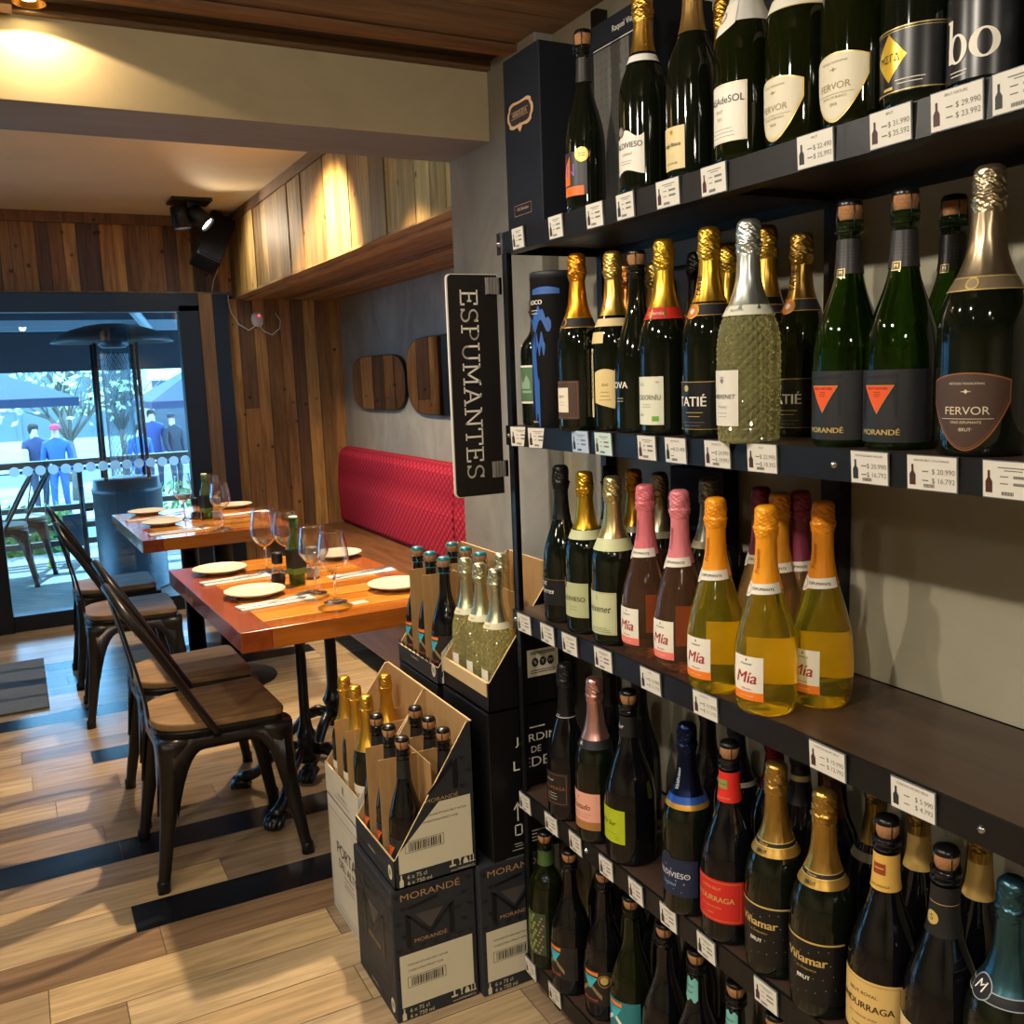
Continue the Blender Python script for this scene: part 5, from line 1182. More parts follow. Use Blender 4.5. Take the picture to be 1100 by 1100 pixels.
def front_print(t, w, l, h, two=True, clip=None, left=True, full=True):
    """graphics of the charcoal cartons on the -Y and -X faces (local coords)"""
    f = plane_map((0, -.0006, 0), (1, 0, 0), (0, 0, 1)); g = plane_map((0, -.0009, 0), (1, 0, 0), (0, 0, 1)); k = plane_map((0, -.0012, 0), (1, 0, 0), (0, 0, 1))
    mb = MB([MTRI])
    def vis(s, t_): return clip is None or clip(s, t_)
    def tri(F, s, t_, a, m):
        if vis(s - a / 2, t_) and vis(s + a / 2, t_): mb.add([F(s - a / 2, t_), F(s, t_ - a * .55), F(s + a / 2, t_)], [(0, 1, 2)], m)
    for i in range(7):
        for j in range(9):
            s = .012 + i * .029 + (j % 2) * .0145; t_ = .045 + j * .032
            if s < w - .012 and not (.03 < s < w - .05 and .2 < t_ < .29): tri(f, s, t_, .018, MTRI)
    # big letter
    if full:
        c = w * .44
        for A in ([(-.058, .175), (-.046, .175), (-.046, .245), (-.058, .252)], [(.046, .175), (.058, .175), (.058, .252), (.046, .245)], [(-.058, .252), (-.046, .245), (0, .2), (0, .187)], [(.058, .252), (.046, .245), (0, .2), (0, .187)], [(-.05, .262), (.02, .272), (.022, .28), (-.05, .268)]):
            mb.add([g(c + a, b) for a, b in A], [(0, 1, 2, 3)], MBIG)
        mb.add([g(c - .034, .247), g(c, .206), g(c + .034, .247)], [(0, 1, 2)], MSH)
        text(mb, 'MORANDÉ', .0125, plane_map((c, -.0012, .184), (1, 0, 0), (0, 0, 1)), MGOLD, wx=1.3)
        text(mb, 'MORANDÉ', .022, plane_map((w * .46, -.0012, h - .022), (1, 0, 0), (0, 0, 1)), MGOLD, wx=1.35)
    else:
        c = w * .80
        text(mb, 'MORANDÉ', .0125, plane_map((w * .60, -.0012, .184), (1, 0, 0), (0, 0, 1)), MGOLD, wx=1.3)
        for A in ([(-.012, .2), (0, .2), (0, .27), (-.012, .255)], [(-.075, .2), (-.068, .2), (-.012, .255), (-.012, .27)]): mb.add([g(c + a, b) for a, b in A], [(0, 1, 2, 3)], MBIG)
    # white address panel
    P = [(.012, .034), (w - .012, .034), (w - .012, .158), (.012, .158)]
    if clip: P = [(.012, .034), (w - .012, .034), (w - .012, .178), (w * .56, .178), (.012, .082)]
    mb.add([k(*p) for p in P], [tuple(range(len(P)))], CREAM)
    dz = .02 if clip else 0
    K = lambda s, t_: plane_map((s, -.0015, t_), (1, 0, 0), (0, 0, 1))
    text(mb, 'MORANDÉ ESTUARIO BRUT NATURE', .0068, K(.030 if not clip else w * .40, .132 + dz), INK, align='l', wx=.86)
    text(mb, 'CHARDONNAY/PINOT NOIR', .0072, K(.030 if not clip else w * .36, .118 + dz), INK, align='l', wx=.9)
    q = K(0, 0); fquad(mb, q, .028, .078, .12, .079, INK); fquad(mb, q, .028, .103, .12, .104, INK); fquad(mb, q, .028, .078, .029, .104, INK); fquad(mb, q, .119, .078, .12, .104, INK)
    RR = random.Random(4); s = .036
    while s < .112: a = RR.choice((.0012, .002, .003)); fquad(mb, q, s, .081, s + a, .101, INK); s += a + RR.choice((.0012, .0018))
    # footer
    bottle_icon(mb, q, .016, .004, .028, CREAM)
    text(mb, '6 x 75 cl', .0135, K(.03, .023), CREAM, align='l'); text(mb, '6 x 750 ml', .0135, K(.03, .009), CREAM, align='l')
    text(mb, 'www.MORANDE.CL', .0068, K(w - .008, .009), CREAM, align='r')
    # handling icons
    for s, A in ((w - .062, [(-.008, .0), (.008, .0), (.008, .004), (.002, .004), (.002, .016), (-.002, .016), (-.002, .004), (-.008, .004)]), (w - .044, [(-.004, 0), (.004, 0), (.001, .002), (.001, .008), (.004, .016), (-.004, .016), (-.001, .008), (-.001, .002)]), (w - .030, [(-.006, 0), (.006, 0), (.006, .004), (.003, .012), (0, .016), (-.004, .012), (-.006, .006)]), (w - .015, [(-.008, 0), (.008, 0), (.008, .002), (-.008, .002)]), (w - .019, [(-.0012, .002), (.0012, .002), (.0012, .016), (-.0012, .016)]), (w - .011, [(-.0012, .002), (.0012, .002), (.0012, .016), (-.0012, .016)])):
        mb.add([q(s + a, .018 + b) for a, b in A], [tuple(range(len(A)))], CREAM)
    mb.build('printed_front', t)
    if left:
        mb = MB([MTRI]); F = plane_map((-.0006, 0, 0), (0, -1, 0), (0, 0, 1)); Gf = plane_map((-.0009, 0, 0), (0, -1, 0), (0, 0, 1)); hh = h if full else .07
        for i in range(9):
            for j in range(10):
                s = -.012 - i * .028 - (j % 2) * .014; t_ = .02 + j * .031
                if -s < l - .012 and t_ < hh - .012 and not (full and .05 < -s < l - .05 and .1 < t_ < .26): mb.add([F(s - .011, t_ + .007), F(s + .002, t_ - .008), F(s + .011, t_ + .008)], [(0, 1, 2)], MTRI)
        if full:
            c = -l / 2
            for A in ([(-.07, .12), (-.055, .12), (-.055, .22), (-.07, .23)], [(.055, .12), (.07, .12), (.07, .23), (.055, .22)], [(-.07, .23), (-.055, .22), (0, .165), (0, .15)], [(.07, .23), (.055, .22), (0, .165), (0, .15)], [(-.06, .245), (.03, .252), (.03, .262), (-.06, .252)]): mb.add([Gf(c + a, b) for a, b in A], [(0, 1, 2, 3)], MBIG)
            mb.add([Gf(c - .04, .222), Gf(c, .172), Gf(c + .04, .222)], [(0, 1, 2)], MSH); text(mb, 'MORANDÉ', .014, plane_map((-.001, l / 2, .135), (0, -1, 0), (0, 0, 1)), MGOLD, wx=1.2)
        text(mb, 'MORANDÉ.CL', .0075, plane_map((-.0012, l * .55, .022 if full else .034), (0, -1, 0), (0, 0, 1)), CREAM)
        n = 24; mb.add([Gf(-.022 + .012 * cos(2*PI*i/n), .034 + .017 * sin(2*PI*i/n)) for i in range(n)], [tuple(range(n))], CREAM)
        H2 = plane_map((-.0012, 0, 0), (0, -1, 0), (0, 0, 1))
        for i in range(5): fquad(mb, H2, -.028 + i * .0026, .028, -.0268 + i * .0026, .041, MCARD)
        mb.build('printed_side', t)
# near column
t = case('wine_carton', 'closed charcoal patterned carton on the floor, nearest the camera, under the open one', .622, .822, 1.838, 2.094, 0, .314, MCARD); front_print(t, .2, .256, .314)
t = case('wine_carton', 'open charcoal carton with slanted front, full of bare-corked bottles, on the nearest closed carton', .632, .832, 1.836, 2.092, .3155, .345, MCARD, .068, .2, .07)
front_print(t, .2, .256, .345, clip=lambda s, z: z < .05 + 1.40 * s, full=False)
divider(t, .100, .256, .265, (.085, .171), .2)
WBOX = grainy('white_printed_carton', '#c9c3b3', .06, (1, 1, 1), 10, .6, .02)
t = case('wine_carton', 'closed white carton on the floor behind the nearest charcoal carton', .646, .838, 2.115, 2.385, 0, .325, WBOX)
GRP = pm('grey_carton_print', '#6b665c', .6)
mb = MB([GRP]); F = plane_map((-.0006, .135, 0), (0, -1, 0), (0, 0, 1))
for a in ((-.125, .015, .125, .017), (-.125, .295, .125, .297), (-.125, .015, -.1235, .297), (.1235, .015, .125, .297), (-.11, .03, .11, .0308), (-.11, .28, .11, .2808)): fquad(mb, F, *a, GRP)
text(mb, 'PORTAL', .048, plane_map((-.0008, .115, .20), (0, -1, 0), (0, 0, 1)), INK); text(mb, 'DEL ALTO', .034, plane_map((-.0008, .115, .16), (0, -1, 0), (0, 0, 1)), INK)
for z in (.135, .12, .11): fquad(mb, F, -.02, z, .06, z + .003, GRP)
text(mb, '♜', .03, plane_map((-.0008, .04, .045), (0, -1, 0), (0, 0, 1)), GRP); mb.build('printed_side', t)
t = case('wine_carton', 'open white carton holding gold-foiled bottles, on the closed white carton', .646, .842, 2.112, 2.385, .3265, .325, WBOX, .085, .19, .07)
mb = MB([GRP]); text(mb, '♜', .03, plane_map((-.0008, .12, .058), (0, -1, 0), (0, 0, 1)), GRP); text(mb, 'VIÑA RESERVA', .012, plane_map((-.0008, .13, .033), (0, -1, 0), (0, 0, 1)), GRP); fquad(mb, plane_map((-.0006, .135, 0), (0, -1, 0), (0, 0, 1)), -.06, .02, .06, .022, GRP); mb.build('printed_side', t)
divider(t, .098, .273, .225, (.091, .182), .196)
# second column, behind the rack's end
t = case('wine_carton', 'closed charcoal patterned carton on the floor at the end of the rack', .826, 1.026, 1.822, 2.08, 0, .318, MCARD); front_print(t, .2, .258, .318, left=False)
BOXB = grainy('black_printed_carton', '#0f0f10', .1, (1, 1, 1), 12, .42, .02)
t = case('wine_carton', 'black carton lettered JARDIN DE L EDEN in the middle of the stack', .864, 1.058, 1.822, 2.068, .3195, .352, BOXB)
mb = MB([OFFW]); K = lambda x, z: plane_map((x, -.0007, z), (1, 0, 0), (0, 0, 1))
text(mb, 'JARDIN', .0255, K(.124, .274), OFFW, wx=1.3); text(mb, 'DE', .022, K(.120, .246), OFFW, wx=1.0); text(mb, "L'EDEN", .033, K(.122, .216), OFFW, wx=1.22); fquad(mb, K(0, 0), .105, .298, .145, .301, OFFW)
q = K(0, 0)
fquad(mb, q, .0655, .085, .0685, .13, OFFW); mb.add([q(*p) for p in ((.056, .114), (.067, .132), (.078, .114), (.074, .114), (.067, .126), (.060, .114))], [(0, 1, 4, 5), (1, 2, 3, 4)], OFFW)
for a in ((.058, .05, .078, .053), (.058, .074, .078, .077), (.058, .05, .061, .077), (.075, .05, .078, .077), (.056, .03, .076, .031), (.058, .024, .080, .025), (.05, .016, .085, .017), (.09, .05, .16, .052), (.09, .042, .17, .044), (.09, .034, .15, .036), (.09, .026, .165, .028)): fquad(mb, q, *a, OFFW)
mb.build('printed_front', t)
t = case('wine_carton', 'open black carton with kraft lining holding diamond-cut yellow bottles, on the Eden carton', .868, 1.062, 1.820, 2.066, .6725, .31, BOXB, .07, .19, .075)
mb = MB([CREAM]); fquad(mb, K(0, 0), .10, .065, .18, .128, CREAM)
for i in range(3):
    n = 20; mb.add([plane_map((.12 + i * .02, -.001, .098), (1, 0, 0), (0, 0, 1))(.0085 * cos(2*PI*j/n), .0105 * sin(2*PI*j/n)) for j in range(n)], [tuple(range(n))], INK)
    text(mb, ('♻', '†', '%')[i] if False else ('%', 'Y', 'W')[i], .012, plane_map((.12 + i * .02, -.0013, .098), (1, 0, 0), (0, 0, 1)), CREAM)
for z in (.117, .121, .078, .073): fquad(mb, plane_map((0, -.001, 0), (1, 0, 0), (0, 0, 1)), .108, z, .172, z + .0018, INK)
mb.build('handling_sticker', t)
divider(t, .097, .246, .255, (), .194)
mb = MB([KRAFTE]); mb.box((-.0025, .004, .038), (-.0002, .242, .0705)); mb.build('folded_flap', t)
for z, h_ in ((0, .318), (.3195, .345)):
    case('wine_carton', ('plain black carton on the floor hidden behind the black lettered carton' if z == 0 else 'plain black carton carrying the open teal-bottle carton'), .858, 1.052, 2.088, 2.345, z, h_, BOXB)
t = case('wine_carton', 'open charcoal carton with teal-capped bottles at the back of the stack', .858, 1.058, 2.082, 2.345, .6655, .30, MCARD, .045, .19, .05)
front_print(t, .2, .263, .31, clip=lambda s, z: z < .03 + 1.2 * s, full=False)
divider(t, .1, .263, .26, (.088, .175), .2)

# bottles standing in the cartons
GB = 'bottles standing in the open cartons'
gn = ['farthest', 'middle', 'nearest']
for j, y in enumerate((2.045, 1.962, 1.880)):
    bottle(f'bare-corked bottle in the open nearest charcoal carton, {gn[j]} of its aisle-side three', 'drop', .0395, .322, (.683, y, .321), 12, cap=None, front=lambda W: lab_morande(W, .0395, .322), glass='black', group=GB, neck=lambda W: neck_rect(W, .322, .71, .84, P_('#1a1a1b')))
    bottle(f'bare-corked bottle in the open nearest charcoal carton, {gn[j]} of its rack-side three', 'drop', .0395, .322, (.780, y - .002, .321), 12, cap=None, front=lambda W: lab_morande(W, .0395, .322), glass='black', group=GB, neck=lambda W: neck_rect(W, .322, .71, .84, P_('#1a1a1b')))
for j, y in enumerate((2.335, 2.247, 2.160)):
    bottle(f'gold-foiled bottle in the open white carton, {gn[j]} of its aisle-side three', 'std', .0405, .318, (.698, y, .332), 10, 'dark', '#d6a63e', cap0=.58, front=lambda W: (W.rect(0, .07, .06, .06, CRM), W.text('BRUT', .012, 0, .075, INK)), group=GB)
bottle('gold-foiled bottle in the open white carton, alone on its rack side', 'std', .0405, .318, (.795, 2.290, .332), 10, 'dark', '#d6a63e', cap0=.58, group=GB)
for j, y in enumerate((2.020, 1.942, 1.862)):
    bottle(f'diamond-cut yellow bottle in the open black carton, {gn[j]} of its aisle-side three', 'wide', .0395, .310, (.918, y, .678), 10, 'diamond', '#c3c2a0', cap0=.60, front=lambda W: W.rect(-.01, .05, .04, .07, WHT), neck=n_band('#d5cfae', .575, .62, None, 'FREIXENET', INK2, .004), group=GB)
bottle('diamond-cut yellow bottle in the open black carton, alone on its rack side', 'wide', .0395, .310, (1.012, 2.018, .678), 10, 'diamond', '#c3c2a0', cap0=.60, neck=n_band('#d5cfae', .575, .62), group=GB)
for j, y in enumerate((2.300, 2.213, 2.126)):
    bottle(f'teal-capped bottle in the carton at the back of the stack, {gn[j]} of its aisle-side three', 'drop', .0395, .306, (.908, y, .671), 12, cap=None, cork='#2f7f8a', front=f_teal('#241f1c'), glass='black', group=GB)
    bottle(f'teal-capped bottle in the carton at the back of the stack, {gn[j]} of its rack-side three', 'drop', .0395, .306, (1.008, y, .671), 12, cap=None, cork='#2f7f8a', glass='black', group=GB)
# ---------------------------------------------------------------- the terrace and street outside
ZD = -.03; ZS = -1.05
DECK = pm('deck', '#9a948a', .7)
_nt = DECK; _tc = nd(DECK, 'ShaderNodeTexCoord'); _mp = nd(DECK, 'ShaderNodeMapping'); _mp.inputs['Rotation'].default_value = (0, 0, .785); lk(DECK, _tc.outputs['Object'], _mp.inputs[0])
_br = nd(DECK, 'ShaderNodeTexBrick'); _br.inputs['Scale'].default_value = 3.2; _br.inputs['Color1'].default_value = (*lin('#8f8a82'), 1); _br.inputs['Color2'].default_value = (*lin('#7a756d'), 1); _br.inputs['Mortar'].default_value = (*lin('#6b665e'), 1); _br.inputs['Mortar Size'].default_value = .012
lk(DECK, _mp.outputs[0], _br.inputs['Vector']); lk(DECK, _br.outputs['Color'], DECK.node_tree.nodes['Principled BSDF'].inputs['Base Color'])
mb = MB([DECK]); mb.box((-4, YD + .05, ZD - .1), (6, 9.3, ZD)); struct(mb.build('terrace_ground'), 'pale herringbone terrace floor')
ASPH = grainy('street_asphalt', '#4c5056', .15, (1, 1, 1), 3, .8, .05); PAVE = pm('pale_pavement', '#8b8984', .8)
mb = MB([ASPH, PAVE]); mb.box((-30, 9.31, ZS - .1), (40, 60, ZS), 0); mb.box((-30, 18.6, ZS), (40, 30, ZS + .12), 1); mb.box((-30, 9.31, ZS), (40, 11.6, ZS + .12), 1)
for i in range(3): mb.box((-30, 13.0 + i * 1.6, ZS), (40, 13.12 + i * 1.6, ZS + .004), 1)
struct(mb.build('street_ground'), 'street and pavements beyond the terrace')
BLD = grainy('street_facade', '#6d767c', .12, (1, 1, 1), .8, .8, 0.); BW = pm('facade_pale', '#d9d7d0', .8); BBR = grainy('facade_brick', '#7d5a4a', .3, (1, 1, 6), 3, .85, 0)
t = thing('street_building', 'long grey facade with panels across the street', 'building', (0, 31, ZS))
mb = MB([BLD]); mb.box((-30, 0, 0), (3.4, 8, 6.0)); mb.build('facade', t)
mb = MB([BW]); mb.box((-30, -.12, .1), (3.4, -.01, 1.0)); mb.build('plinth', t)
mb = MB([pm('facade_joint', '#6a747c', .8)])
for x in range(-28, 3, 2): mb.box((x + .1, -.04, 1.0), (x + .22, -.005, 6))
for z in (2.1, 3.4): mb.box((-30, -.04, z), (3.4, -.005, z + .08))
mb.build('panel_joints', t)
t = thing('street_building', 'pale building with a brick corner at the right of the street', 'building', (0, 29, ZS))
mb = MB([BW]); mb.box((3.5, 0, 0), (6.1, 8, 7)); mb.build('facade', t)
mb = MB([BBR]); mb.box((5.15, -.2, 0), (20, 7.6, 7)); mb.build('brick_corner', t)
mb = MB([pm('shop_glass', '#2c3a44', .2)]); mb.box((3.62, -.03, .2), (4.6, -.005, 2.6)); mb.build('shop_window', t)
# railing
RAILW = grainy('rail_brown', '#4a3c33', .3, (1, 6, 6), 3, .6, .1)
t = thing('terrace_railing', 'dark terrace railing with wide top board and wire mesh', 'railing', (0, 8.9, ZD))
mb = MB([RAILW]); mb.box((-4, -.05, .80), (6, .05, .855)); mb.build('top_rail', t, bevel=.006)
for z in (.42, .26, .12): mb = MB([RAILW]); mb.box((-4, -.02, z), (6, .02, z + .05)); mb.build('rail', t, bevel=.004)
for x in (-1.6, .46, 2.5): mb = MB([BLACK]); mb.tube([(x, 0, 0), (x, 0, .8)], .025, 10); mb.build('post', t)
# hedge: stuff
LEAF = grainy('hedge_leaf', '#8aa860', .6, (1, 1, 1), 9, .7, 0); LEAF2 = grainy('tree_leaf', '#c3cf9a', .5, (1, 1, 1), 6, .7, 0); BARK = grainy('bark', '#6d6257', .3, (3, 3, 1), 6, .9, .1)
def leaves(name, boxes, n, size, m, seed):
    R = random.Random(seed); mb = MB([m])
    for _ in range(n):
        (x0, x1, y0, y1, z0, z1) = R.choice(boxes)
        c = Vector((R.uniform(x0, x1), R.uniform(y0, y1), R.uniform(z0, z1))); a = Vector((R.gauss(0, 1), R.gauss(0, 1), R.gauss(0, 1))).normalized(); b = a.orthogonal().normalized(); s = size * R.uniform(.6, 1.3)
        mb.add([c - a * s, c + b * s * .5, c + a * s, c - b * s * .5], [(0, 1, 2, 3)], 0)
    return mb.build(name)
o = leaves('hedge_foliage', [(-3, -.1, 9.35, 9.75, ZD - .3, .30), (-.2, .38, 9.35, 9.75, ZD - .3, .36), (1.0, 3, 9.35, 9.75, ZD - .3, .5)], 5200, .045, LEAF, 3); tag(o, 'low green hedge growing just beyond the terrace railing', 'hedge', kind='stuff')
def tree(label, x, y, h, spread, seed, n=700, green=True):
    R = random.Random(seed); t = thing('street_tree', label, 'tree', (x, y, ZS + .12), 0, 'trees across the street')
    mb = MB([BARK]); tips = []
    mb.tube([(0, 0, 0), (.03, 0, h * .25), (-.02, 0, h * .42)], [.09, .075, .06], 8)
    for k in range(9):
        a = k * 2 * PI / 9 + R.uniform(-.2, .2); e = Vector((cos(a) * spread * R.uniform(.6, 1), sin(a) * spread * .6, h * R.uniform(.72, 1)))
        m_ = Vector((e.x * .35, e.y * .35, h * .56)); mb.tube([(-.02, 0, h * .40), m_, e], [.045, .03, .012], 6); tips.append(e)
        for q in range(3): f = e * .8 + Vector((R.uniform(-.4, .4), R.uniform(-.3, .3), R.uniform(.0, .5))); mb.tube([m_, (m_ + f) / 2 + Vector((0, 0, .1)), f], [.02, .014, .006], 5); tips.append(f)
    mb.build('trunk', t)
    if green:
        mb = MB([LEAF2])
        for _ in range(n):
            c = R.choice(tips) + Vector((R.gauss(0, .28), R.gauss(0, .28), R.gauss(0, .22))); a = Vector((R.gauss(0, 1), R.gauss(0, 1), R.gauss(0, 1))).normalized(); b = a.orthogonal().normalized(); s = R.uniform(.06, .12)
            mb.add([c - a * s, c + b * s * .55, c + a * s, c - b * s * .55], [(0, 1, 2, 3)], 0)
        mb.build('crown', t)
tree('leafy street tree rising between the walkers and the heater', 1.05, 22, 3.1, 1.25, 5, 320)
tree('bare pale tree next to the heater pole across the street', 2.25, 24, 3.3, 1.0, 8, 0, False)
tree('tall green tree showing in the gap above the navy umbrella', 1.2, 26.5, 5.4, 1.6, 12, 700)
# umbrellas and awning
NAVYC = grainy('navy_canvas', '#27324a', .1, (1, 1, 1), 4, .85, .02)
def umbrella(label, x, y, z, r, h, n=8, rot=0.):
    t = thing('terrace_umbrella', label, 'umbrella', (x, y, ZS + .12), rot, 'navy umbrellas beyond the terrace'); zz = z - ZS - .12
    mb = MB([NAVYC]); vs = [(0, 0, zz + h), (0, 0, zz + h - .02)]; 
    for k in range(n): a = 2*PI*k/n; vs += [(r*cos(a), r*sin(a), zz), (r*cos(a), r*sin(a), zz - .09)]
    fs = []
    for k in range(n):
        a = 2 + 2*k; b = 2 + 2*((k+1) % n); fs += [(0, a, b), (a, a+1, b+1, b), (1, b+1, a+1)]
    mb.add(vs, fs, 0); mb.build('canopy', t)
    mb = MB([BLACK]); mb.tube([(0, 0, 0), (0, 0, zz + h + .05)], .03, 8); mb.build('pole', t)
    mb = MB([BLACK])
    for k in range(n): a = 2*PI*k/n; mb.tube([(0, 0, zz + h - .06), (r*.98*cos(a), r*.98*sin(a), zz - .01)], .008, 5)
    mb.build('rib', t)
umbrella('large navy umbrella at the left beyond the railing', -.75, 12.2, 1.33, 1.95, .52, 4, PI/4)
umbrella('navy umbrella with its peak at the right edge of the glass door', 2.55, 13.4, 1.22, 1.45, .62, 4, PI/4)
t = thing('terrace_awning', 'dark canvas awning stretched over the terrace outside the door', 'awning', (0, 0, 0))
DKC = pm('dark_canvas', '#20262f', .9)
mb = MB([DKC]); mb.box((-4, 6.4, 2.12), (6, 9.2, 2.14)); mb.box((-4, 9.18, 1.565), (6, 9.2, 2.14)); mb.build('canvas', t)
mb = MB([pm('awning_beam', '#8d99a3', .5)]); mb.box((-4, 8.2, 1.86), (6, 8.28, 1.94)); mb.build('cross_beam', t)
mb = MB([pm('awning_strut', '#aab4bd', .5)]); mb.tube([(.62, 6.6, 2.08), (1.05, 8.24, 1.86)], .035, 6); mb.build('strut', t)
# patio heater
HT = grainy('heater_steel', '#45484c', .12, (1, 1, 4), 4, .4, .02, metal=.35); HX, HY = .68, 7.3
t = thing('patio_heater', 'tall grey patio heater with domed hood and mesh column outside the door', 'heater', (HX, HY, ZD))
mb = MB([HT]); mb.lathe([(0, 0), (.235, 0), (.24, .01), (.24, .025), (.232, .03), (.232, .70), (.236, .705), (.236, .735), (.228, .74), (.222, .80), (.12, .81), (0, .812)], 48); mb.build('gas_housing', t)
mb = MB([BLACK]); mb.box((-.05, -.24, .42), (.06, -.228, .50)); mb.build('control_plate', t)
mb = MB([BLACK]); mb.tube([(-.238, -.02, .6), (-.29, -.03, .6)], .012, 8); mb.build('valve', t)
MESHM = bpy.data.materials.new('wire_mesh'); MESHM.use_nodes = True
_n = MESHM.node_tree; _b = _n.nodes['Principled BSDF']; _b.inputs['Base Color'].default_value = (.25, .27, .3, 1); _b.inputs['Metallic'].default_value = .6; _b.inputs['Roughness'].default_value = .4
mb = MB([MESHM]); rr = .092
for k in range(18):
    for sg in (-1, 1): mb.tube([(rr * cos(2*PI*k/18 + sg * q * .42), rr * sin(2*PI*k/18 + sg * q * .42), .82 + q * .066) for q in range(14)], .0022, 4, caps=False)
mb.build('mesh_column', t)
for k in range(4): a = PI/4 + k * PI/2; mb = MB([BLACK]); mb.tube([(.2 * cos(a), .2 * sin(a), .79), (.2 * cos(a) * .95, .2 * sin(a) * .95, 1.75)], .013, 8); mb.build('guard_rod', t)
mb = MB([HT]); mb.lathe([(0, .0), (.08, .0), (.1, .02), (.1, .06), (0, .07)], 24, z0=1.72); mb.build('burner_head', t)
mb = MB([HT]); mb.lathe([(.40, 0), (.405, .004), (.36, .045), (.28, .085), (.18, .115), (.08, .13), (0, .133)], 48, z0=1.755); mb.lathe([(0, .128), (.08, .125), (.18, .11), (.28, .08), (.36, .04), (.40, 0)], 48, z0=1.755); mb.build('hood', t)
# terrace chairs
c = dup(ch, (-.16, 7.95, ZD), .0, 'blue-lit metal terrace chair nearest the door frame'); c['group'] = 'metal chairs out on the terrace'; c.rotation_euler = (0, 0, PI)
c = dup(ch, (-.02, 8.4, ZD), PI, 'metal terrace chair farther out, near the railing'); c['group'] = 'metal chairs out on the terrace'
t = thing('terrace_sandwich_board', 'small dark sign board standing by the terrace railing', 'sign', (.36, 8.75, ZD)); mb = MB([pm('board_dark', '#2a333d', .6)]); mb.box((-.07, 0, .12), (.07, .02, .40)); mb.build('panel', t, bevel=.004)
mb = MB([BLACK]); mb.tube([(-.05, .01, 0), (-.05, .01, .12)], .008, 6); mb.tube([(.05, .01, 0), (.05, .01, .12)], .008, 6); mb.build('leg', t)
t = thing('yellow_cone', 'small yellow floor cone standing on the terrace', 'cone', (.17, 8.6, ZD)); mb = MB([pm('yellow_plastic', '#d8c22a', .5)]); mb.lathe([(0, 0), (.04, 0), (.04, .01), (.028, .014), (.014, .12), (0, .125)], 16); mb.build('cone_body', t)
# people across the street
def person(label, x, y, z, h, face, jacket, trousers, hair, walk=.15, cap=None, bag=False):
    t = thing('person', label, 'person', (x, y, z), face, 'people across the street'); k = h / 1.75
    V = [(0, 0, .93), (0, 0, 1.15), (0, 0, 1.38), (0, .01, 1.5), (0, .02, 1.63), (0, .02, 1.74),
         (.09, 0, .88), (.10, -walk * .4, .48), (.10, walk * .8, .06), (.10, walk * .8 - .15, .03),
         (-.09, 0, .88), (-.10, -walk * .6, .5), (-.10, -walk * .9, .06), (-.10, -walk * .9 - .15, .03),
         (.19, 0, 1.40), (.24, walk * .3, 1.12), (.22, -.06 - walk * .3, .90), (.215, -.09 - walk * .3, .82),
         (-.19, 0, 1.40), (-.24, -walk * .3, 1.12), (-.22, -.10, .90), (-.215, -.13, .82)]
    E = [(0, 1), (1, 2), (2, 3), (3, 4), (4, 5), (0, 6), (6, 7), (7, 8), (8, 9), (0, 10), (10, 11), (11, 12), (12, 13), (2, 14), (14, 15), (15, 16), (16, 17), (2, 18), (18, 19), (19, 20), (20, 21)]
    RAD = [(.16, .12), (.15, .12), (.17, .12), (.06, .06), (.085, .10), (.06, .07), (.095, .1), (.065, .07), (.05, .05), (.04, .035), (.095, .1), (.065, .07), (.05, .05), (.04, .035), (.075, .075), (.055, .055), (.042, .042), (.04, .03), (.075, .075), (.055, .055), (.042, .042), (.04, .03)]
    me = bpy.data.meshes.new('body'); me.from_pydata([Vector(v) * k for v in V], E, [])
    o = bpy.data.objects.new('body', me); C.objects.link(o)
    sk = o.modifiers.new('skin', 'SKIN'); sk.use_smooth_shade = True
    if not me.skin_vertices: me.attributes  # created with the modifier
    return t, o, RAD, k, (jacket, trousers, hair, cap, bag)
PEOPLE = [
 ('person in a dark coat carrying a pale bag, leftmost across the street', .33, 19.6, ZS + .12, 1.72, .4, '#2b3350', '#2e3444', '#2a2320', .1, None, True),
 ('person in a blue jacket and red cap beside the dark-coated walker', .66, 19.2, ZS + .12, 1.70, -.2, '#274a86', '#2f4a7a', '#b03a4a', .12, '#b8324a', False),
 ('person in bright blue seen through the heater mesh across the street', 2.17, 19.9, ZS + .12, 1.6, .2, '#2450b0', '#26304a', '#2a2320', .1, None, False),
 ('tall person in dark blue right of the heater rod across the street', 2.70, 22.2, ZS + .12, 1.82, .1, '#1f3566', '#20283c', '#1d1a18', .05, None, False),
 ('hooded person in black, rightmost across the street', 3.10, 22.0, ZS + .12, 1.72, .6, '#1d222c', '#2b3038', '#15161a', .05, '#1d222c', False)]
objs = []
for p in PEOPLE: objs.append(person(*p))
bpy.context.view_layer.update()
for t, o, RAD, k, spec in objs:
    me = o.data; lay = me.skin_vertices[0].data if me.skin_vertices else None
    if lay is not None:
        for i, r in enumerate(RAD): lay[i].radius = (r[0] * k * .95, r[1] * k * .95); lay[i].use_root = (i == 0)
    sb = o.modifiers.new('smooth', 'SUBSURF'); sb.levels = 1; sb.render_levels = 1
bpy.context.view_layer.update()
dg = bpy.context.evaluated_depsgraph_get()
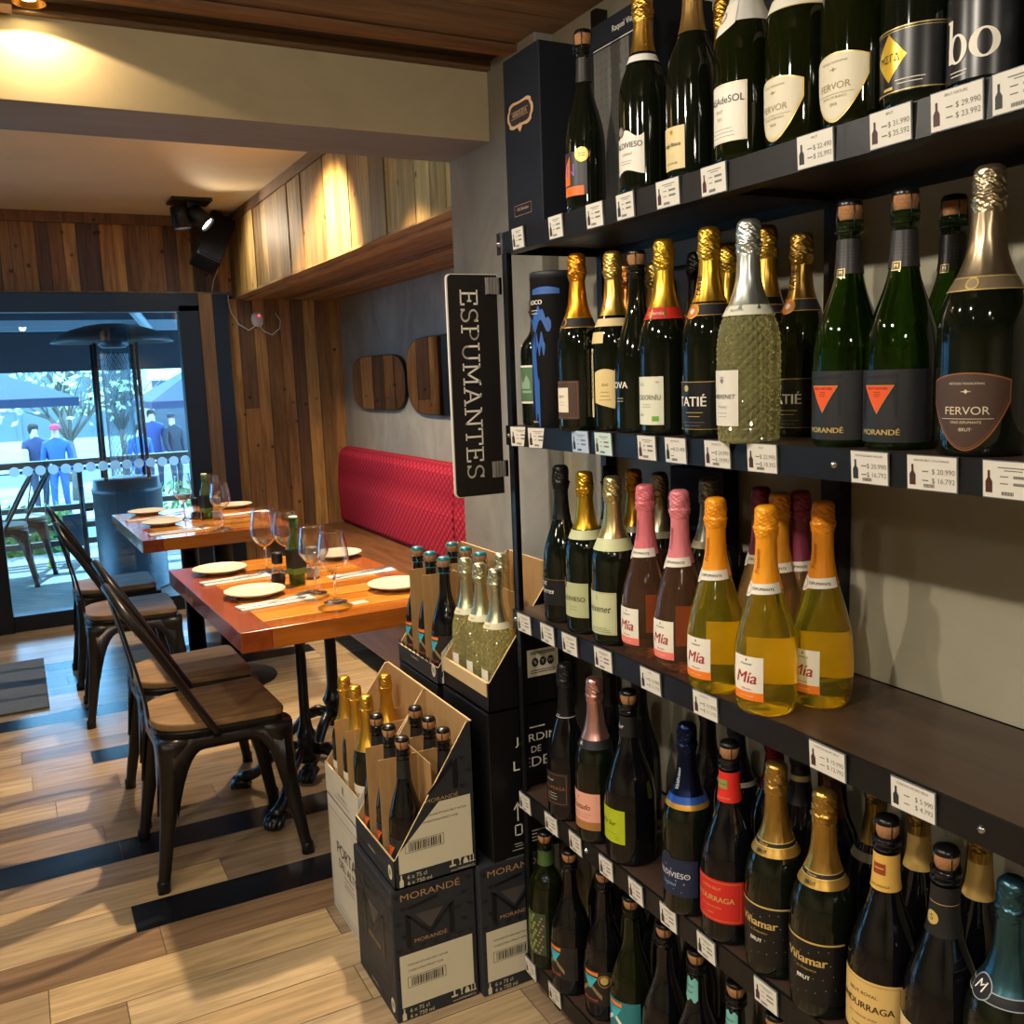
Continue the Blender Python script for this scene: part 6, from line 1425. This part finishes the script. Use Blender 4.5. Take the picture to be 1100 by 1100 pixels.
for t, o, RAD, k, (jk, tr, hr, cp, bag) in objs:
    me = bpy.data.meshes.new_from_object(o.evaluated_get(dg)); bpy.data.objects.remove(o)
    me.materials.clear()
    for m in (P_('#b58a6c', .6), P_(jk, .8), P_(tr, .8), P_('#1c1a1a', .6)): me.materials.append(m)
    for p in me.polygons:
        p.use_smooth = True; z = p.center.z / k; ax = abs(p.center.x) / k
        p.material_index = 3 if z < .09 else (0 if (z > 1.50 or (z < .87 and ax > .17)) else (1 if z > .84 else 2))
    b = ob('body', me, t)
    mb = MB([P_(cp or hr, .8)]); mb.lathe([(.088, .0), (.092, .04), (.08, .075), (.045, .10), (0, .105)], 16, cx=0, cy=.028 * k, z0=1.665 * k); 
    if cp: mb.box((-.06, -.16, 1.672 * k), (.06, -.06, 1.685 * k))
    else: mb.lathe([(.07, -.09), (.088, -.02), (.09, .01)], 16, cx=0, cy=.045 * k, z0=1.665 * k)
    mb.build('cap' if cp else 'hair', t)
    if bag: mb = MB([P_('#c9cdd2')]); mb.box((-.36, -.2, .95), (-.22, .02, 1.28)); mb.build('bag', t, bevel=.02)

# ---------------------------------------------------------------- light
def light(name, kind, loc, target, energy, col, size=.1, angle=60., blend=.3):
    l = bpy.data.lights.new(name, kind); l.energy = energy; l.color = col
    if kind == 'SPOT': l.spot_size = math.radians(angle); l.spot_blend = blend; l.shadow_soft_size = size
    elif kind == 'AREA': l.shape = 'RECTANGLE'; l.size = size[0]; l.size_y = size[1]
    elif kind == 'SUN': l.angle = size
    else: l.shadow_soft_size = size
    o = bpy.data.objects.new(name, l); C.objects.link(o); o.location = loc
    o.rotation_euler = (Vector(target) - Vector(loc)).to_track_quat('-Z', 'Y').to_euler()
    return o
WARM = (1, .80, .55); WARM2 = (1, .70, .38); NEUT = (1, .90, .75)
# dining side
light('spot_soffit', 'SPOT', (1.03, 5.66, 2.30), (1.33, 4.6, 2.12), 19, WARM, .03, 85, .6)
light('spot_table_far', 'SPOT', (.9, 4.9, 2.40), (.85, 4.8, .7), 85, WARM, .04, 80, .5)
light('spot_table_near', 'SPOT', (1.0, 3.3, 2.40), (.85, 3.0, .7), 130, WARM, .03, 85, .5)
light('spot_bench', 'SPOT', (.85, 3.9, 2.40), (2.0, 4.6, 1.1), 110, WARM, .04, 75, .6)
# beam downlight
light('lamp_beam', 'SPOT', (.11, 2.168, 2.160), (.10, 2.175, .5), 1.9, WARM2, .004, 146, .1)
# shop side: track spots over the aisle, with unseen fill spots added
light('shop_spot_a', 'SPOT', (-.30, 1.55, 2.12), (.98, 1.45, 1.0), 20, NEUT, .025, 95, .6)
light('shop_spot_b', 'SPOT', (-.30, .75, 2.12), (.98, .95, 1.0), 20, NEUT, .025, 95, .6)
light('shop_spot_c', 'SPOT', (.25, 1.9, 2.12), (.30, 1.7, 0), 10, NEUT, .025, 110, .6)
light('beam_fill_spot', 'SPOT', (.2, .5, 2.1), (.7, 2.25, 2.1), 9, NEUT, .03, 75, .8)  # unseen spot added to brighten the plastered beam face
light('shop_spot_d', 'SPOT', (-.2, -.6, 2.12), (.6, .3, .6), 11, NEUT, .03, 110, .6)
for i, (x, y) in enumerate(((-1.3, .4), (-1.3, -1.0), (-.4, -1.3), (-1.6, 1.6))):
    light('shop_fill_spot', 'SPOT', (x, y, 2.15), (x, y, 0), 24, NEUT, .04, 150, .5)  # unseen wide spots added as general fill for the shop side
light('sun', 'SUN', (3, 20, 12), (0, 8.0, -2), 7, (.36, .74, 1.0), .01)
w = bpy.data.worlds.new('sky'); bpy.context.scene.world = w; w.use_nodes = True
bg = w.node_tree.nodes['Background']; bg.inputs['Color'].default_value = (.22, .60, 1.0, 1); bg.inputs['Strength'].default_value = 6.0

# ---------------------------------------------------------------- camera
cam = bpy.data.cameras.new('camera'); cam.sensor_width = 36; cam.lens = 36 * 1020.6 / 1100; cam.clip_start = .02; cam.clip_end = 200
co = bpy.data.objects.new('camera', cam); C.objects.link(co)
yaw, pitch, roll = 4.78481237e-01, 1.46343461e-01, -3.70712732e-02
fw = Vector((sin(yaw) * cos(pitch), cos(yaw) * cos(pitch), -sin(pitch)))
r_ = fw.cross(Vector((0, 0, 1))).normalized(); u_ = r_.cross(fw)
r2 = r_ * cos(roll) + u_ * sin(roll); u2 = u_ * cos(roll) - r_ * sin(roll)
Mx = Matrix((r2, u2, -fw)).transposed().to_4x4(); Mx.translation = (0, 0, 1.42); co.matrix_world = Mx
bpy.context.scene.camera = co
vs = bpy.context.scene.view_settings; vs.view_transform = 'Standard'; vs.look = 'None'; vs.gamma = 1; vs.exposure = 1.15; vs.use_curve_mapping = False
